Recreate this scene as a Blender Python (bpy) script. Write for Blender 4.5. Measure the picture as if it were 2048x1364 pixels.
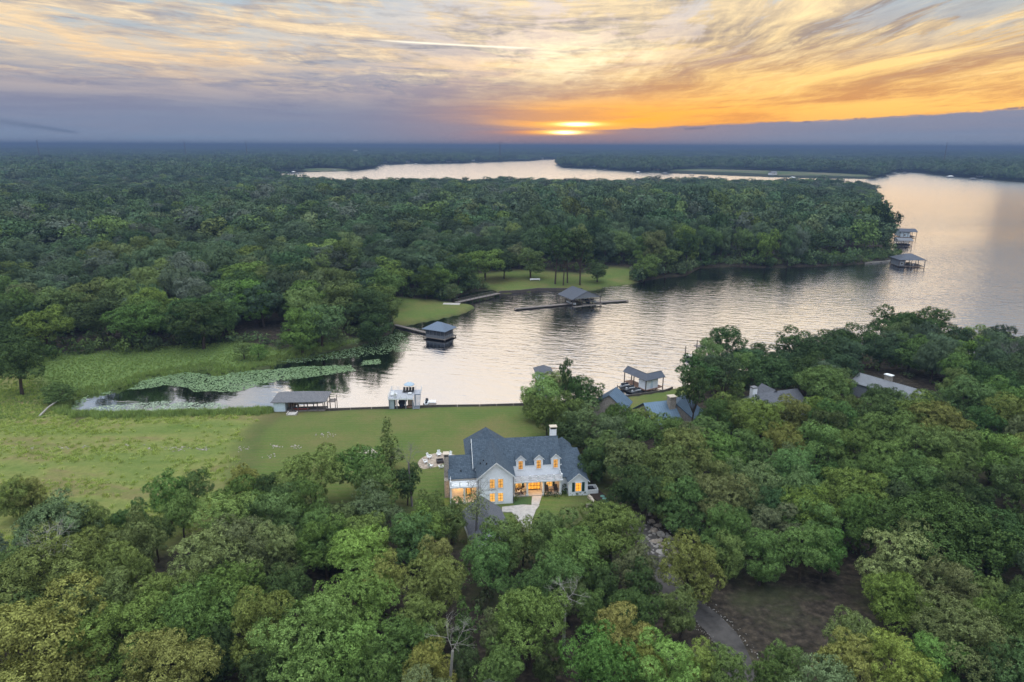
import bpy, math, random
import numpy as np
from mathutils import Vector, Matrix, noise as mnoise
random.seed(7); rng = np.random.default_rng(7)
R = math.radians
for o in list(bpy.data.objects): bpy.data.objects.remove(o)
sc = bpy.context.scene
COL = sc.collection
# ------------------------------------------------------------------ camera
F = 1365.0; PITCH = R(15.95); ROLL = R(0.2); CAMZ = 64.0
cam_d = bpy.data.cameras.new('camera'); cam = bpy.data.objects.new('camera', cam_d); COL.objects.link(cam)
cam_d.sensor_width = 36.0; cam_d.lens = 36.0*F/2048.0; cam_d.clip_start = 1.0; cam_d.clip_end = 60000
cam.location = (0, 0, CAMZ)
CM = Matrix.Rotation(R(90)-PITCH, 3, 'X') @ Matrix.Rotation(ROLL, 3, 'Z')
cam.rotation_euler = CM.to_euler()
sc.camera = cam
CMn = np.array(CM)
def P(px, py, z=0.0):
    "ground point (photo pixel, height) -> world"
    d = CMn @ np.array([(px-1024)/F, -(py-682)/F, -1.0])
    t = (z-CAMZ)/d[2]
    return Vector((d[0]*t, d[1]*t, z))
def PX(p):
    v = CMn.T @ (np.array(p, dtype=float)-np.array([0, 0, CAMZ]))
    return 1024+F*v[0]/-v[2], 682-F*v[1]/-v[2], -v[2]
# ------------------------------------------------------------------ render settings
sc.render.engine = 'CYCLES'
sc.cycles.max_bounces = 6; sc.cycles.diffuse_bounces = 2; sc.cycles.glossy_bounces = 3
sc.cycles.transparent_max_bounces = 6; sc.cycles.transmission_bounces = 2; sc.cycles.volume_bounces = 0
sc.cycles.use_denoising = True; sc.cycles.caustics_reflective = False; sc.cycles.caustics_refractive = False
sc.cycles.sample_clamp_indirect = 4
sc.render.film_transparent = False
sc.view_settings.view_transform = 'Standard'; sc.view_settings.look = 'None'
sc.view_settings.exposure = 0.45; sc.view_settings.gamma = 1.0; sc.view_settings.use_curve_mapping = False

# ------------------------------------------------------------------ node helper
def lin(r, g, b):
    f = lambda c: (c/255/12.92) if c/255 <= 0.04045 else ((c/255+0.055)/1.055)**2.4
    return (f(r), f(g), f(b), 1.0)
class NT:
    def __init__(s, tree): s.t = tree; s.n = tree.nodes; s.l = tree.links
    def new(s, ty, **kw):
        n = s.n.new(ty)
        for k, v in kw.items(): setattr(n, k, v)
        return n
    def put(s, sock, v):
        if v is None: return
        if isinstance(v, bpy.types.NodeSocket): s.l.new(v, sock)
        else:
            try: sock.default_value = v
            except Exception: sock.default_value = (v, v, v)
    def m(s, op, a, b=None, c=None, clamp=False):
        n = s.new('ShaderNodeMath', operation=op); n.use_clamp = clamp
        s.put(n.inputs[0], a); s.put(n.inputs[1], b); s.put(n.inputs[2], c); return n.outputs[0]
    def mr(s, v, a, b, c=0.0, d=1.0, smooth=False):
        n = s.new('ShaderNodeMapRange', interpolation_type='SMOOTHSTEP' if smooth else 'LINEAR')
        s.put(n.inputs[0], v); s.put(n.inputs[1], a); s.put(n.inputs[2], b); s.put(n.inputs[3], c); s.put(n.inputs[4], d)
        return n.outputs[0]
    def mix(s, f, a, b, blend='MIX'):
        n = s.new('ShaderNodeMix', data_type='RGBA', blend_type=blend)
        s.put(n.inputs[0], f); s.put(n.inputs[6], a); s.put(n.inputs[7], b); return n.outputs[2]
    def ramp(s, f, stops, interp='LINEAR'):
        n = s.new('ShaderNodeValToRGB'); r = n.color_ramp; r.interpolation = interp
        while len(r.elements) < len(stops): r.elements.new(0.5)
        for e, (p, c) in zip(r.elements, stops): e.position = p; e.color = c
        s.put(n.inputs[0], f); return n.outputs[0]
    def noise(s, vec, scale, detail=4, rough=0.5, dist=0.0, dim='3D'):
        n = s.new('ShaderNodeTexNoise', noise_dimensions=dim)
        s.put(n.inputs['Vector'], vec); n.inputs['Scale'].default_value = scale; n.inputs['Detail'].default_value = detail
        n.inputs['Roughness'].default_value = rough; n.inputs['Distortion'].default_value = dist
        return n.outputs['Fac']
    def xyz(s, x, y, z):
        n = s.new('ShaderNodeCombineXYZ'); s.put(n.inputs[0], x); s.put(n.inputs[1], y); s.put(n.inputs[2], z); return n.outputs[0]
    def sep(s, v):
        n = s.new('ShaderNodeSeparateXYZ'); s.put(n.inputs[0], v); return n.outputs
    def gauss(s, x, c, w):
        d = s.m('DIVIDE', s.m('SUBTRACT', x, c), w); return s.m('EXPONENT', s.m('MULTIPLY', s.m('MULTIPLY', d, d), -1.0))

# ------------------------------------------------------------------ sky
SUN_AZ, SUN_EL = 5.0, 1.3      # degrees right of the view axis / above the horizon
world = bpy.data.worlds.new('World'); sc.world = world; world.use_nodes = True
W = NT(world.node_tree); W.n.clear()
tc = W.new('ShaderNodeTexCoord').outputs['Generated']
dx, dy, dz = W.sep(tc)
el = W.m('SUBTRACT', W.m('MULTIPLY', W.m('ARCSINE', dz), 57.2958), 0.22)
az = W.m('MULTIPLY', W.m('ARCTAN2', dx, dy), 57.2958)
zz = W.m('ADD', W.m('MAXIMUM', dz, 0.0), 0.045)
cu = W.m('DIVIDE', dx, zz); cv = W.m('DIVIDE', dy, zz)          # where the ray meets a high cloud sheet
MU = lambda a, b: W.m('MULTIPLY', a, b)
AD = lambda a, b: W.m('ADD', a, b)
warp = W.noise(W.xyz(MU(cu, 0.20), MU(cv, 0.12), 3.0), 1.0, 4, 0.55)
wv = MU(W.m('SUBTRACT', warp, 0.5), 2.2)
# streaks run away from the viewer and fan out over the frame
n1 = W.noise(W.xyz(AD(MU(cu, 0.55), wv), AD(MU(cv, 0.16), MU(wv, 0.5)), 0.0), 1.25, 9, 0.62, 0.35)
n2 = W.noise(W.xyz(AD(MU(cu, 1.5), MU(wv, 1.3)), AD(MU(cv, 0.26), MU(wv, 0.4)), 5.0), 1.5, 10, 0.68, 0.5)
n4 = W.noise(W.xyz(AD(MU(cu, 3.2), MU(wv, 2.4)), MU(cv, 0.7), 7.0), 2.0, 8, 0.7, 0.6)
# low layered cloud, long and thin in the view
sl_ = AD(el, MU(W.m('ABSOLUTE', W.m('SUBTRACT', az, 4.0)), -0.035))
n3 = W.noise(W.xyz(MU(az, 0.045), MU(sl_, 0.62), 9.0), 1.5, 9, 0.64, 0.5)
clear = W.ramp(W.m('DIVIDE', el, 90.0), [(0.0, lin(112, 124, 148)), (0.03, lin(132, 140, 158)), (0.07, lin(140, 158, 174)), (0.11, lin(134, 160, 180)), (0.3, lin(166, 182, 200)), (1.0, lin(198, 206, 216))])
nish = W.new('ShaderNodeTexSky', sky_type='NISHITA'); nish.sun_disc = False
nish.sun_elevation = R(SUN_EL); nish.sun_rotation = R(SUN_AZ); nish.altitude = 100
clear = W.mix(0.05, clear, nish.outputs[0], 'ADD')
right = W.mr(az, -12, 18, 0.0, 1.0, True)
elf = W.m('DIVIDE', el, 16.0, clamp=True)
c_left = W.ramp(elf, [(0.0, lin(110, 126, 150)), (0.14, lin(126, 132, 150)), (0.24, lin(162, 152, 152)), (0.36, lin(218, 188, 150)), (0.6, lin(232, 208, 168)), (1.0, lin(226, 212, 192))])
c_right = W.ramp(elf, [(0.0, lin(150, 124, 128)), (0.07, lin(240, 174, 90)), (0.16, lin(244, 188, 98)), (0.32, lin(240, 200, 128)), (0.55, lin(232, 205, 158)), (1.0, lin(222, 210, 190))])
c_lite = W.mix(right, c_left, c_right)
c_dark_l = W.ramp(elf, [(0.0, lin(106, 118, 144)), (0.2, lin(120, 122, 142)), (0.36, lin(138, 140, 150)), (0.6, lin(150, 146, 150)), (1.0, lin(140, 150, 162))])
c_dark_r = W.ramp(elf, [(0.0, lin(130, 112, 126)), (0.1, lin(206, 140, 78)), (0.26, lin(190, 140, 92)), (0.45, lin(150, 134, 124)), (0.7, lin(134, 134, 140)), (1.0, lin(136, 148, 158))])
c_dark = W.mix(right, c_dark_l, c_dark_r)
fan = W.mr(az, 2.0, 26.0, 0.30, 1.0, True)
low = W.m('MAXIMUM', W.mr(el, 1.5, 5.5, 1.0, 0.0, True), W.m('SUBTRACT', 1.0, fan))
n2h = W.noise(W.xyz(MU(az, 0.085), AD(MU(sl_, 0.62), MU(wv, 0.25)), 15.0), 1.6, 10, 0.68, 0.7)
n4h = W.noise(W.xyz(MU(az, 0.22), AD(MU(sl_, 1.5), MU(wv, 0.4)), 18.0), 1.6, 9, 0.7, 0.8)
n2 = AD(MU(n2, fan), MU(n2h, W.m('SUBTRACT', 1.0, fan))); n4 = AD(MU(n4, fan), MU(n4h, W.m('SUBTRACT', 1.0, fan)))
field = AD(MU(n1, W.m('SUBTRACT', 1.0, low)), MU(n3, low))
lit = W.mr(AD(MU(field, 0.8), MU(n4, 0.2)), 0.40, 0.59, 0.0, 1.0, True)
clouds = W.mix(lit, c_dark, c_lite)
cover = W.m('MAXIMUM', W.mr(AD(MU(n2, 0.7), MU(n1, 0.3)), 0.42, 0.54, 0, 1, True), W.mr(el, 3.0, 9.0, 1.0, 0.25))
cover = W.m('MINIMUM', MU(cover, AD(W.mr(el, 11, 26, 1.0, 0.5), MU(right, 0.4))), 1.0)
sky = W.mix(cover, clear, clouds)
fib = MU(AD(1.0, MU(right, -0.35)), W.mr(AD(MU(n2, 0.6), MU(n4, 0.4)), 0.50, 0.66, 0.0, 1.0, True)); fib = MU(fib, W.mr(el, 2.6, 6.0, 0.0, 0.8, True))
sky = W.mix(fib, sky, W.mix(right, lin(240, 218, 180), lin(250, 224, 170)))
dks = MU(W.mr(AD(MU(n1, 0.5), MU(n2, 0.5)), 0.45, 0.35, 0.0, 0.65, True), W.mr(el, 3.5, 6.5, 0.0, 1.0, True))
sky = W.mix(dks, sky, W.mix(right, lin(138, 142, 152), lin(150, 140, 134)))
veil = MU(W.gauss(az, 4.5, 7.5), W.gauss(el, 6.6, 1.9))
sky = W.mix(MU(veil, W.mr(AD(MU(n1, 0.5), MU(n4, 0.5)), 0.42, 0.60, 0.10, 0.85, True)), sky, lin(255, 238, 200))
glow = MU(W.gauss(az, SUN_AZ+3.5, 11.0), W.gauss(el, 1.9, 1.25))
sky = W.mix(MU(glow, W.mr(n3, 0.36, 0.62, 0.50, 1.0, True)), sky, lin(255, 172, 52))
# slate cloud bank along the horizon, its top climbing to the right
edge_n = MU(W.m('SUBTRACT', W.noise(W.xyz(MU(az, 0.30), MU(el, 2.2), 2.0), 1.0, 8, 0.7, 0.6), 0.5), 0.55)
top_r = W.mr(az, 6.0, 36.0, 1.0, 2.2); top_l = W.mr(az, -4.0, 6.0, 1.2, 1.0)
isr = W.m('GREATER_THAN', az, 6.0)
top = AD(MU(top_r, isr), MU(top_l, W.m('SUBTRACT', 1.0, isr)))
bank_hard = W.mr(W.m('SUBTRACT', AD(el, edge_n), top), -0.10, 0.06, 1.0, 0.0, True)
bank_soft = W.mr(AD(el, MU(edge_n, 2.2)), 0.6, 3.6, 1.0, 0.0, True)
lm = W.mr(az, -4.5, 0.5, 0.0, 1.0, True)
bank = AD(MU(bank_hard, lm), MU(bank_soft, W.m('SUBTRACT', 1.0, lm)))
bn_ = W.noise(W.xyz(MU(az, 0.12), MU(el, 2.0), 12.0), 1.0, 6, 0.6)
bcol = W.mix(W.gauss(az, SUN_AZ-1, 12.0), W.ramp(W.m('DIVIDE', el, 3.0, clamp=True), [(0.0, lin(122, 138, 160)), (0.3, lin(112, 126, 150)), (1.0, lin(120, 126, 146))]), lin(156, 124, 122))
bcol = W.mix(W.mr(bn_, 0.4, 0.65, 0.0, 0.35), bcol, lin(128, 128, 144))
sky = W.mix(MU(bank, 0.95), sky, bcol)
# small dark strips of cloud floating over the bank at right
strip = MU(MU(W.gauss(el, AD(1.55, MU(W.m('SUBTRACT', az, 22.0), 0.055)), 0.07), W.mr(W.noise(W.xyz(MU(az, 0.30), 0.0, 21.0), 1.0, 4, 0.7), 0.52, 0.6, 0, 1, True)), W.mr(az, 10, 14, 0, 0.85))
sky = W.mix(strip, sky, lin(112, 108, 126))
# the sun behind the bank: two slits
s1 = MU(W.gauss(az, SUN_AZ+0.3, 3.4), W.gauss(AD(el, MU(edge_n, 0.35)), 1.48, 0.21))
s2 = MU(W.gauss(az, SUN_AZ-1.6, 3.2), W.gauss(AD(el, MU(edge_n, 0.25)), 0.84, 0.19))
sky = W.mix(MU(W.m('ADD', s1, s2, clamp=True), 1.0), sky, lin(255, 160, 24))
y1 = MU(W.gauss(az, SUN_AZ+0.2, 2.3), W.gauss(el, 1.46, 0.17)); y2 = MU(W.gauss(az, SUN_AZ-0.9, 1.8), W.gauss(el, 0.86, 0.15))
sky = W.mix(W.m('ADD', y1, y2, clamp=True), sky, (1.4, 0.95, 0.22, 1))
core = W.m('ADD', MU(W.gauss(az, SUN_AZ+0.15, 1.05), W.gauss(el, 1.46, 0.12)), MU(W.gauss(az, SUN_AZ-0.8, 0.85), W.gauss(el, 0.83, 0.11)), clamp=True)
sky = W.mix(core, sky, (3.4, 2.7, 1.3, 1))
# vapour trail
ct = MU(W.gauss(el, AD(7.1, MU(az, -0.035)), 0.07), W.mr(W.m('ABSOLUTE', W.m('ADD', az, 4.2)), 4.0, 7.4, 0.9, 0.0, True))
sky = W.mix(MU(ct, W.mr(n4, .3, .55, .7, 1)), sky, lin(255, 244, 220))
# smoke drifting on the far horizon at left is coloured into the sky; overhead, out of view, the sky is raised as added fill light
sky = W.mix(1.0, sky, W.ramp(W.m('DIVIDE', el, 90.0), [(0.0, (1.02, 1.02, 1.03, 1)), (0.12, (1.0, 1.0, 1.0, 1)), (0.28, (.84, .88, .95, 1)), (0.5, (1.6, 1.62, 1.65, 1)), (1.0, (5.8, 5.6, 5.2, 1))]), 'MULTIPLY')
sky = W.mix(1.0, sky, W.ramp(W.mr(dy, 0.2, -0.9), [(0, (1, 1, 1, 1)), (1, (1.45, 1.55, 1.7, 1))]), 'MULTIPLY')  # unseen sky behind the camera brightened and blued, added fill for walls and trees
smk = MU(W.gauss(el, AD(0.62, MU(W.m('SUBTRACT', -31.8, az), 0.16)), AD(0.10, MU(W.m('SUBTRACT', -31.8, az), 0.03))), MU(W.mr(az, -31.2, -31.8, 0.0, 1.0), W.mr(az, -38.0, -32.5, 0.12, 0.5)))
sky = W.mix(W.m('MAXIMUM', smk, 0.0), sky, lin(78, 92, 118))
below = W.mr(el, -1.5, -0.4, 1.0, 0.0)
sky = W.mix(below, sky, lin(60, 70, 86))
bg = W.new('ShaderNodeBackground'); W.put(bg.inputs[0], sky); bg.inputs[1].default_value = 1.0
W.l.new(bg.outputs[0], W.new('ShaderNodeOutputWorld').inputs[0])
# ------------------------------------------------------------------ sun lamp (low, warm)
sd = bpy.data.lights.new('sun', 'SUN'); sd.energy = 0.5; sd.angle = R(60); sd.color = (1.0, 0.72, 0.42)
sun = bpy.data.objects.new('sun', sd); COL.objects.link(sun)
sdir = Vector((math.sin(R(SUN_AZ))*math.cos(R(SUN_EL)), math.cos(R(SUN_AZ))*math.cos(R(SUN_EL)), math.sin(R(SUN_EL))))
sun.rotation_euler = (-sdir).to_track_quat('-Z', 'Y').to_euler(); sun.location = (0, 0, 200)
# ------------------------------------------------------------------ material helper
MATS = {}
def mat(name, color=(0.5, 0.5, 0.5), rough=0.8, metal=0.0, spec=0.3, var=0.0, vscale=3.0, bump=0.0, bscale=20.0, emit=None, estr=0.0, build=None):
    if name in MATS: return MATS[name]
    m = bpy.data.materials.new(name); m.use_nodes = True
    t = NT(m.node_tree); b = t.n['Principled BSDF']
    c = color if len(color) == 4 else (*color, 1)
    b.inputs['Base Color'].default_value = c; b.inputs['Roughness'].default_value = rough
    b.inputs['Metallic'].default_value = metal; b.inputs['Specular IOR Level'].default_value = spec
    if var > 0:
        co = t.new('ShaderNodeTexCoord').outputs['Object']
        f = t.noise(co, vscale, 5, 0.6)
        lo = tuple(x*(1-var) for x in c[:3])+(1,); hi = tuple(min(1, x*(1+var)) for x in c[:3])+(1,)
        t.put(b.inputs['Base Color'], t.ramp(f, [(0.3, lo), (0.7, hi)]))
    if bump > 0:
        co = t.new('ShaderNodeTexCoord').outputs['Object']
        bn = t.new('ShaderNodeBump'); bn.inputs['Strength'].default_value = bump; bn.inputs['Distance'].default_value = 0.05
        t.put(bn.inputs['Height'], t.noise(co, bscale, 3)); t.l.new(bn.outputs[0], b.inputs['Normal'])
    if emit: b.inputs['Emission Color'].default_value = (*emit, 1); b.inputs['Emission Strength'].default_value = estr
    if build: build(t, b)
    MATS[name] = m; return m
def link(name, me, m=None, parent=None):
    o = bpy.data.objects.new(name, me); COL.objects.link(o)
    if m is not None and not me.materials: me.materials.append(m)
    if parent is not None: o.parent = parent
    return o
def tag(o, label=None, cat=None, group=None, kind=None):
    if label: o['label'] = label
    if cat: o['category'] = cat
    if group: o['group'] = group
    if kind: o['kind'] = kind
    return o

# ------------------------------------------------------------------ shorelines (traced on the photograph, laid out on the ground)
SHORE_PX = [ # one closed outline of the lake; land is outside
 (135,824),(142,806),(166,790),(205,785),(236,778),(262,768),(300,757),(360,746),(419,738),(430,752),(455,747),(500,741),(540,738),(549,724),(590,715),(640,708),(705,696),(757,680),(785,665),(792,652),
 (823,649),(879,638),(929,627),(950,616),(944,609),(908,607),(898,600),(923,590),(950,584),(985,579),(1000,588),(1040,586),(1076,582),(1124,582),(1170,583),(1192,580),(1214,574),(1256,570),(1300,560),(1330,555),(1372,552),(1400,536),(1470,534),(1550,536),(1640,533),(1730,528),(1773,525),(1797,520),(1797,514),(1782,503),(1775,492),(1771,468),(1774,450),(1760,425),(1757,405),(1745,388),(1715,378),(1640,375),(1500,376),(1350,373),(1200,376),(1000,374),(800,376),(640,374),(560,366),(505,358),
 (560,345.5),(640,344),(700,342),(748,337),(762,330),(830,327.5),(900,328),(960,325),(1030,322.5),(1060,322),(1100,318.5),(1180,318),(1200,319.5),(1122,323),(1112,330),(1125,335),(1180,338),(1240,342),(1300,345.5),(1400,349),(1480,352.5),(1560,355),(1640,357.5),(1745,358),(1772,353),(1772,350),(1792,347),(1822,344.5),(1846,346),(1868,350),(1900,353),(1980,360),(2048,365),(2200,372),(2600,380),
 (3100,470),(3000,700),(2500,780),(2200,762),(2100,742),(2048,735),(1985,722),(1940,716),(1880,708),(1820,700),(1760,706),(1700,712),(1640,722),(1575,734),(1530,742),(1488,741),(1440,752),(1400,764),(1345,778),(1332,783.5),(1290,790),(1236,798),(1160,804),(1060,811),(960,814),(870,815),(785,818),(660,822),(545,824),(500,826),(400,829),(300,832),(220,833),(160,831)]
SH = np.array([P(x, y)[:2] for x, y in SHORE_PX])
# refine + slight waviness of natural banks
def densify(poly, step=6.0):
    out = []
    n = len(poly)
    for i in range(n):
        a = poly[i]; b = poly[(i+1) % n]; L = np.linalg.norm(b-a); k = max(1, int(L/max(step, 0.02*np.linalg.norm(a))))
        for j in range(k): out.append(a+(b-a)*j/k)
    return np.array(out)
def seg_dist(pts, poly, chunk=20000):
    a = poly; b = np.roll(poly, -1, axis=0); ab = b-a; L2 = (ab**2).sum(1)+1e-9
    D = np.empty(len(pts)); S = np.empty(len(pts), dtype=bool)
    for s in range(0, len(pts), chunk):
        p = pts[s:s+chunk][:, None, :]
        t = np.clip(((p-a)*ab).sum(2)/L2, 0, 1)
        d = p-(a+ab*t[..., None]); D[s:s+chunk] = np.sqrt((d**2).sum(2).min(1))
        py = p[..., 1]; px = p[..., 0]
        cr = ((a[:, 1] > py) != (b[:, 1] > py)) & (px < (b[:, 0]-a[:, 0])*(py-a[:, 1])/(b[:, 1]-a[:, 1]+1e-12)+a[:, 0])
        S[s:s+chunk] = cr.sum(1) % 2 == 1
    return np.where(S, -D, D)     # negative in the water
def inpoly(pts, poly):
    a = np.array(poly); b = np.roll(a, -1, axis=0); p = pts[:, None, :]
    cr = ((a[:, 1] > p[..., 1]) != (b[:, 1] > p[..., 1])) & (p[..., 0] < (b[:, 0]-a[:, 0])*(p[..., 1]-a[:, 1])/(b[:, 1]-a[:, 1]+1e-12)+a[:, 0])
    return cr.sum(1) % 2 == 1
def wpoly(px, z=0.0): return np.array([P(x, y, z)[:2] for x, y in px])
# cheap value noise for heights
_g = rng.random((256, 256))
def vnoise(x, y):
    xi = np.floor(x).astype(int); yi = np.floor(y).astype(int); fx = x-xi; fy = y-yi
    fx = fx*fx*(3-2*fx); fy = fy*fy*(3-2*fy)
    g = lambda i, j: _g[i % 256, j % 256]
    return (g(xi, yi)*(1-fx)+g(xi+1, yi)*fx)*(1-fy)+(g(xi, yi+1)*(1-fx)+g(xi+1, yi+1)*fx)*fy
def fbm(x, y, o=4):
    s = 0; a = 0.5
    for k in range(o): s = s+a*vnoise(x*2**k+17.3*k, y*2**k+5.1*k); a *= 0.5
    return s/(1-0.5**o)
HOUSE_C = np.array([1.5, 117.0])
def height(pts, D=None):
    pts = np.asarray(pts, dtype=float).reshape(-1, 2)
    if D is None: D = seg_dist(pts, SH)
    x, y = pts[:, 0], pts[:, 1]; r = np.hypot(x, y)
    d = np.maximum(D, 0)
    wav = (fbm(x*0.12, y*0.12, 3)-0.5)
    z = 0.65*(1-np.exp(-d/0.7))+3.3*(1-np.exp(-d/45.0))+wav*0.5*np.clip(d/8, 0, 1)
    near = r < 400
    z = z+np.clip((d-60)/60, 0, 1)*2.0*(y < 150)
    flat = np.exp(-((x-HOUSE_C[0])**2/16**2+(y-HOUSE_C[1])**2/14**2)**3)
    z = z*(1-flat)+3.3*flat
    far = np.clip((r-2500)/6000, 0, 1)
    hills = fbm(x/1500.0+3, y/900.0+8, 3)
    z = z+far*np.clip(hills*55-16, 0, 30)*np.clip(d/400, 0, 1)
    z = z+np.clip((r-8000)/5000, 0, 1)*(10+np.clip((fbm(x/1300.0+40, y/2500.0, 4)-.35)*70, 0, 22))
    w = np.maximum(-D, 0)
    zw = -np.minimum(0.15+w*0.7, 3.0)
    return np.where(D > 0, z, zw)
def H(x, y): return float(height([[x, y]])[0])
def G(px, py, it=4):
    "photo pixel -> point on the ground surface"
    z = 3.0
    for _ in range(it): p = P(px, py, z); z = H(p.x, p.y)
    return P(px, py, z)

# ------------------------------------------------------------------ ground sheet: polar grid, fine near the camera, out to the horizon
rad = [14.0]
while rad[-1] < 17000: rad.append(rad[-1]*1.0125+0.02)
rad = np.array(rad); A = np.radians(np.concatenate([np.linspace(-100, -44, 40, endpoint=False), np.linspace(-44, 44, 440), np.linspace(44, 100, 41)[1:]]))
RR, AA = np.meshgrid(rad, A, indexing='ij')
gp = np.stack([RR*np.sin(AA), RR*np.cos(AA)], -1).reshape(-1, 2)
gD = seg_dist(gp, SH); gz = height(gp, gD)
nr, na = RR.shape
me = bpy.data.meshes.new('ground')
idx = np.arange(nr*na).reshape(nr, na)
quads = np.stack([idx[:-1, :-1], idx[:-1, 1:], idx[1:, 1:], idx[1:, :-1]], -1).reshape(-1, 4)
def mesh_np(name, verts, quads, smooth=False):
    me = bpy.data.meshes.new(name); k = quads.shape[1]
    me.vertices.add(len(verts)); me.vertices.foreach_set('co', np.asarray(verts, dtype=np.float32).ravel())
    me.loops.add(quads.size); me.loops.foreach_set('vertex_index', quads.astype(np.int32).ravel())
    me.polygons.add(len(quads)); me.polygons.foreach_set('loop_start', np.arange(0, quads.size, k, dtype=np.int32))
    me.polygons.foreach_set('loop_total', np.full(len(quads), k, dtype=np.int32))
    if smooth: me.polygons.foreach_set('use_smooth', np.ones(len(quads), dtype=bool))
    me.update(calc_edges=True); return me
me = mesh_np('ground', np.column_stack([gp, gz]), quads[:, ::-1], True)
def vcol(me, name, arr):
    a = me.attributes.new(name, 'FLOAT', 'POINT'); a.data.foreach_set('value', np.asarray(arr, dtype=np.float32))
def softpoly(pts, poly, w):
    d = seg_dist(pts, np.array(poly)); return np.clip(0.5-d/w, 0, 1)
# land-cover masks
LAWN = wpoly([(548,802),(660,796),(785,790),(870,788),(960,786),(1075,786),(1085,830),(1110,870),(1190,920),(1210,1000),(1060,1120),(800,1010),(705,1010),(560,1010),(480,1000),(470,940),(500,850)], 3)
FIELD = wpoly([(-200,700),(60,740),(150,830),(200,805),(400,800),(556,800),(500,850),(470,940),(480,1010),(330,1100),(-200,1100)], 3)
LAWN2 = wpoly([(1170,830),(1236,780),(1345,758),(1400,748),(1420,780),(1340,800),(1300,820),(1200,840)], 1)
LAWN3 = wpoly([(785,650),(790,600),(870,603),(908,606),(948,608),(955,618),(930,630),(879,640),(823,651)], 0.6)
LAWN4 = wpoly([(985,580),(940,560),(900,570),(905,548),(960,552),(1050,545),(1160,552),(1220,538),(1262,540),(1275,566),(1214,576),(1190,582),(1124,584),(1040,587)], 1)
MARSH = wpoly([(-300,800),(0,735),(60,722),(480,688),(560,700),(760,670),(549,726),(419,752),(260,772),(135,830),(-300,900)], 1)
FARM = [wpoly(q) for q in ([(1560,330),(1650,326),(1720,329),(1640,334)], [(1280,318),(1560,316),(1600,320),(1330,323)], [(1330,343),(1500,349),(1560,353),(1740,356),(1740,352),(1500,343),(1400,340)], [(600,341),(640,338.5),(700,340),(690,342.5),(620,344)], [(860,301),(925,301),(925,303.5),(860,303.5)],[(1690,322),(1900,320),(1930,323),(1720,325)])]
wob = (fbm(gp[:, 0]*.15, gp[:, 1]*.15, 3)-.5)*.5
mk = {'lawn': np.clip(softpoly(gp, LAWN, 12)*1.3-.15+wob*(softpoly(gp, LAWN, 12) < .999), 0, 1), 'field': softpoly(gp, FIELD, 6)}
mk['lawn'] = np.maximum.reduce([mk['lawn'], softpoly(gp, LAWN2, 2), softpoly(gp, LAWN3, 1), softpoly(gp, LAWN4, 4)])
mk['marsh'] = softpoly(gp, MARSH, 5)
farm = np.zeros(len(gp))
for q in FARM: farm = np.maximum(farm, softpoly(gp, q, 20))
mk['farm'] = farm; mk['shore'] = np.exp(-np.maximum(gD, 0)/0.8); mk['far'] = np.clip((np.hypot(gp[:, 0], gp[:, 1])-500)/900, 0, 1)
for k, v in mk.items(): vcol(me, k, v)
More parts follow.
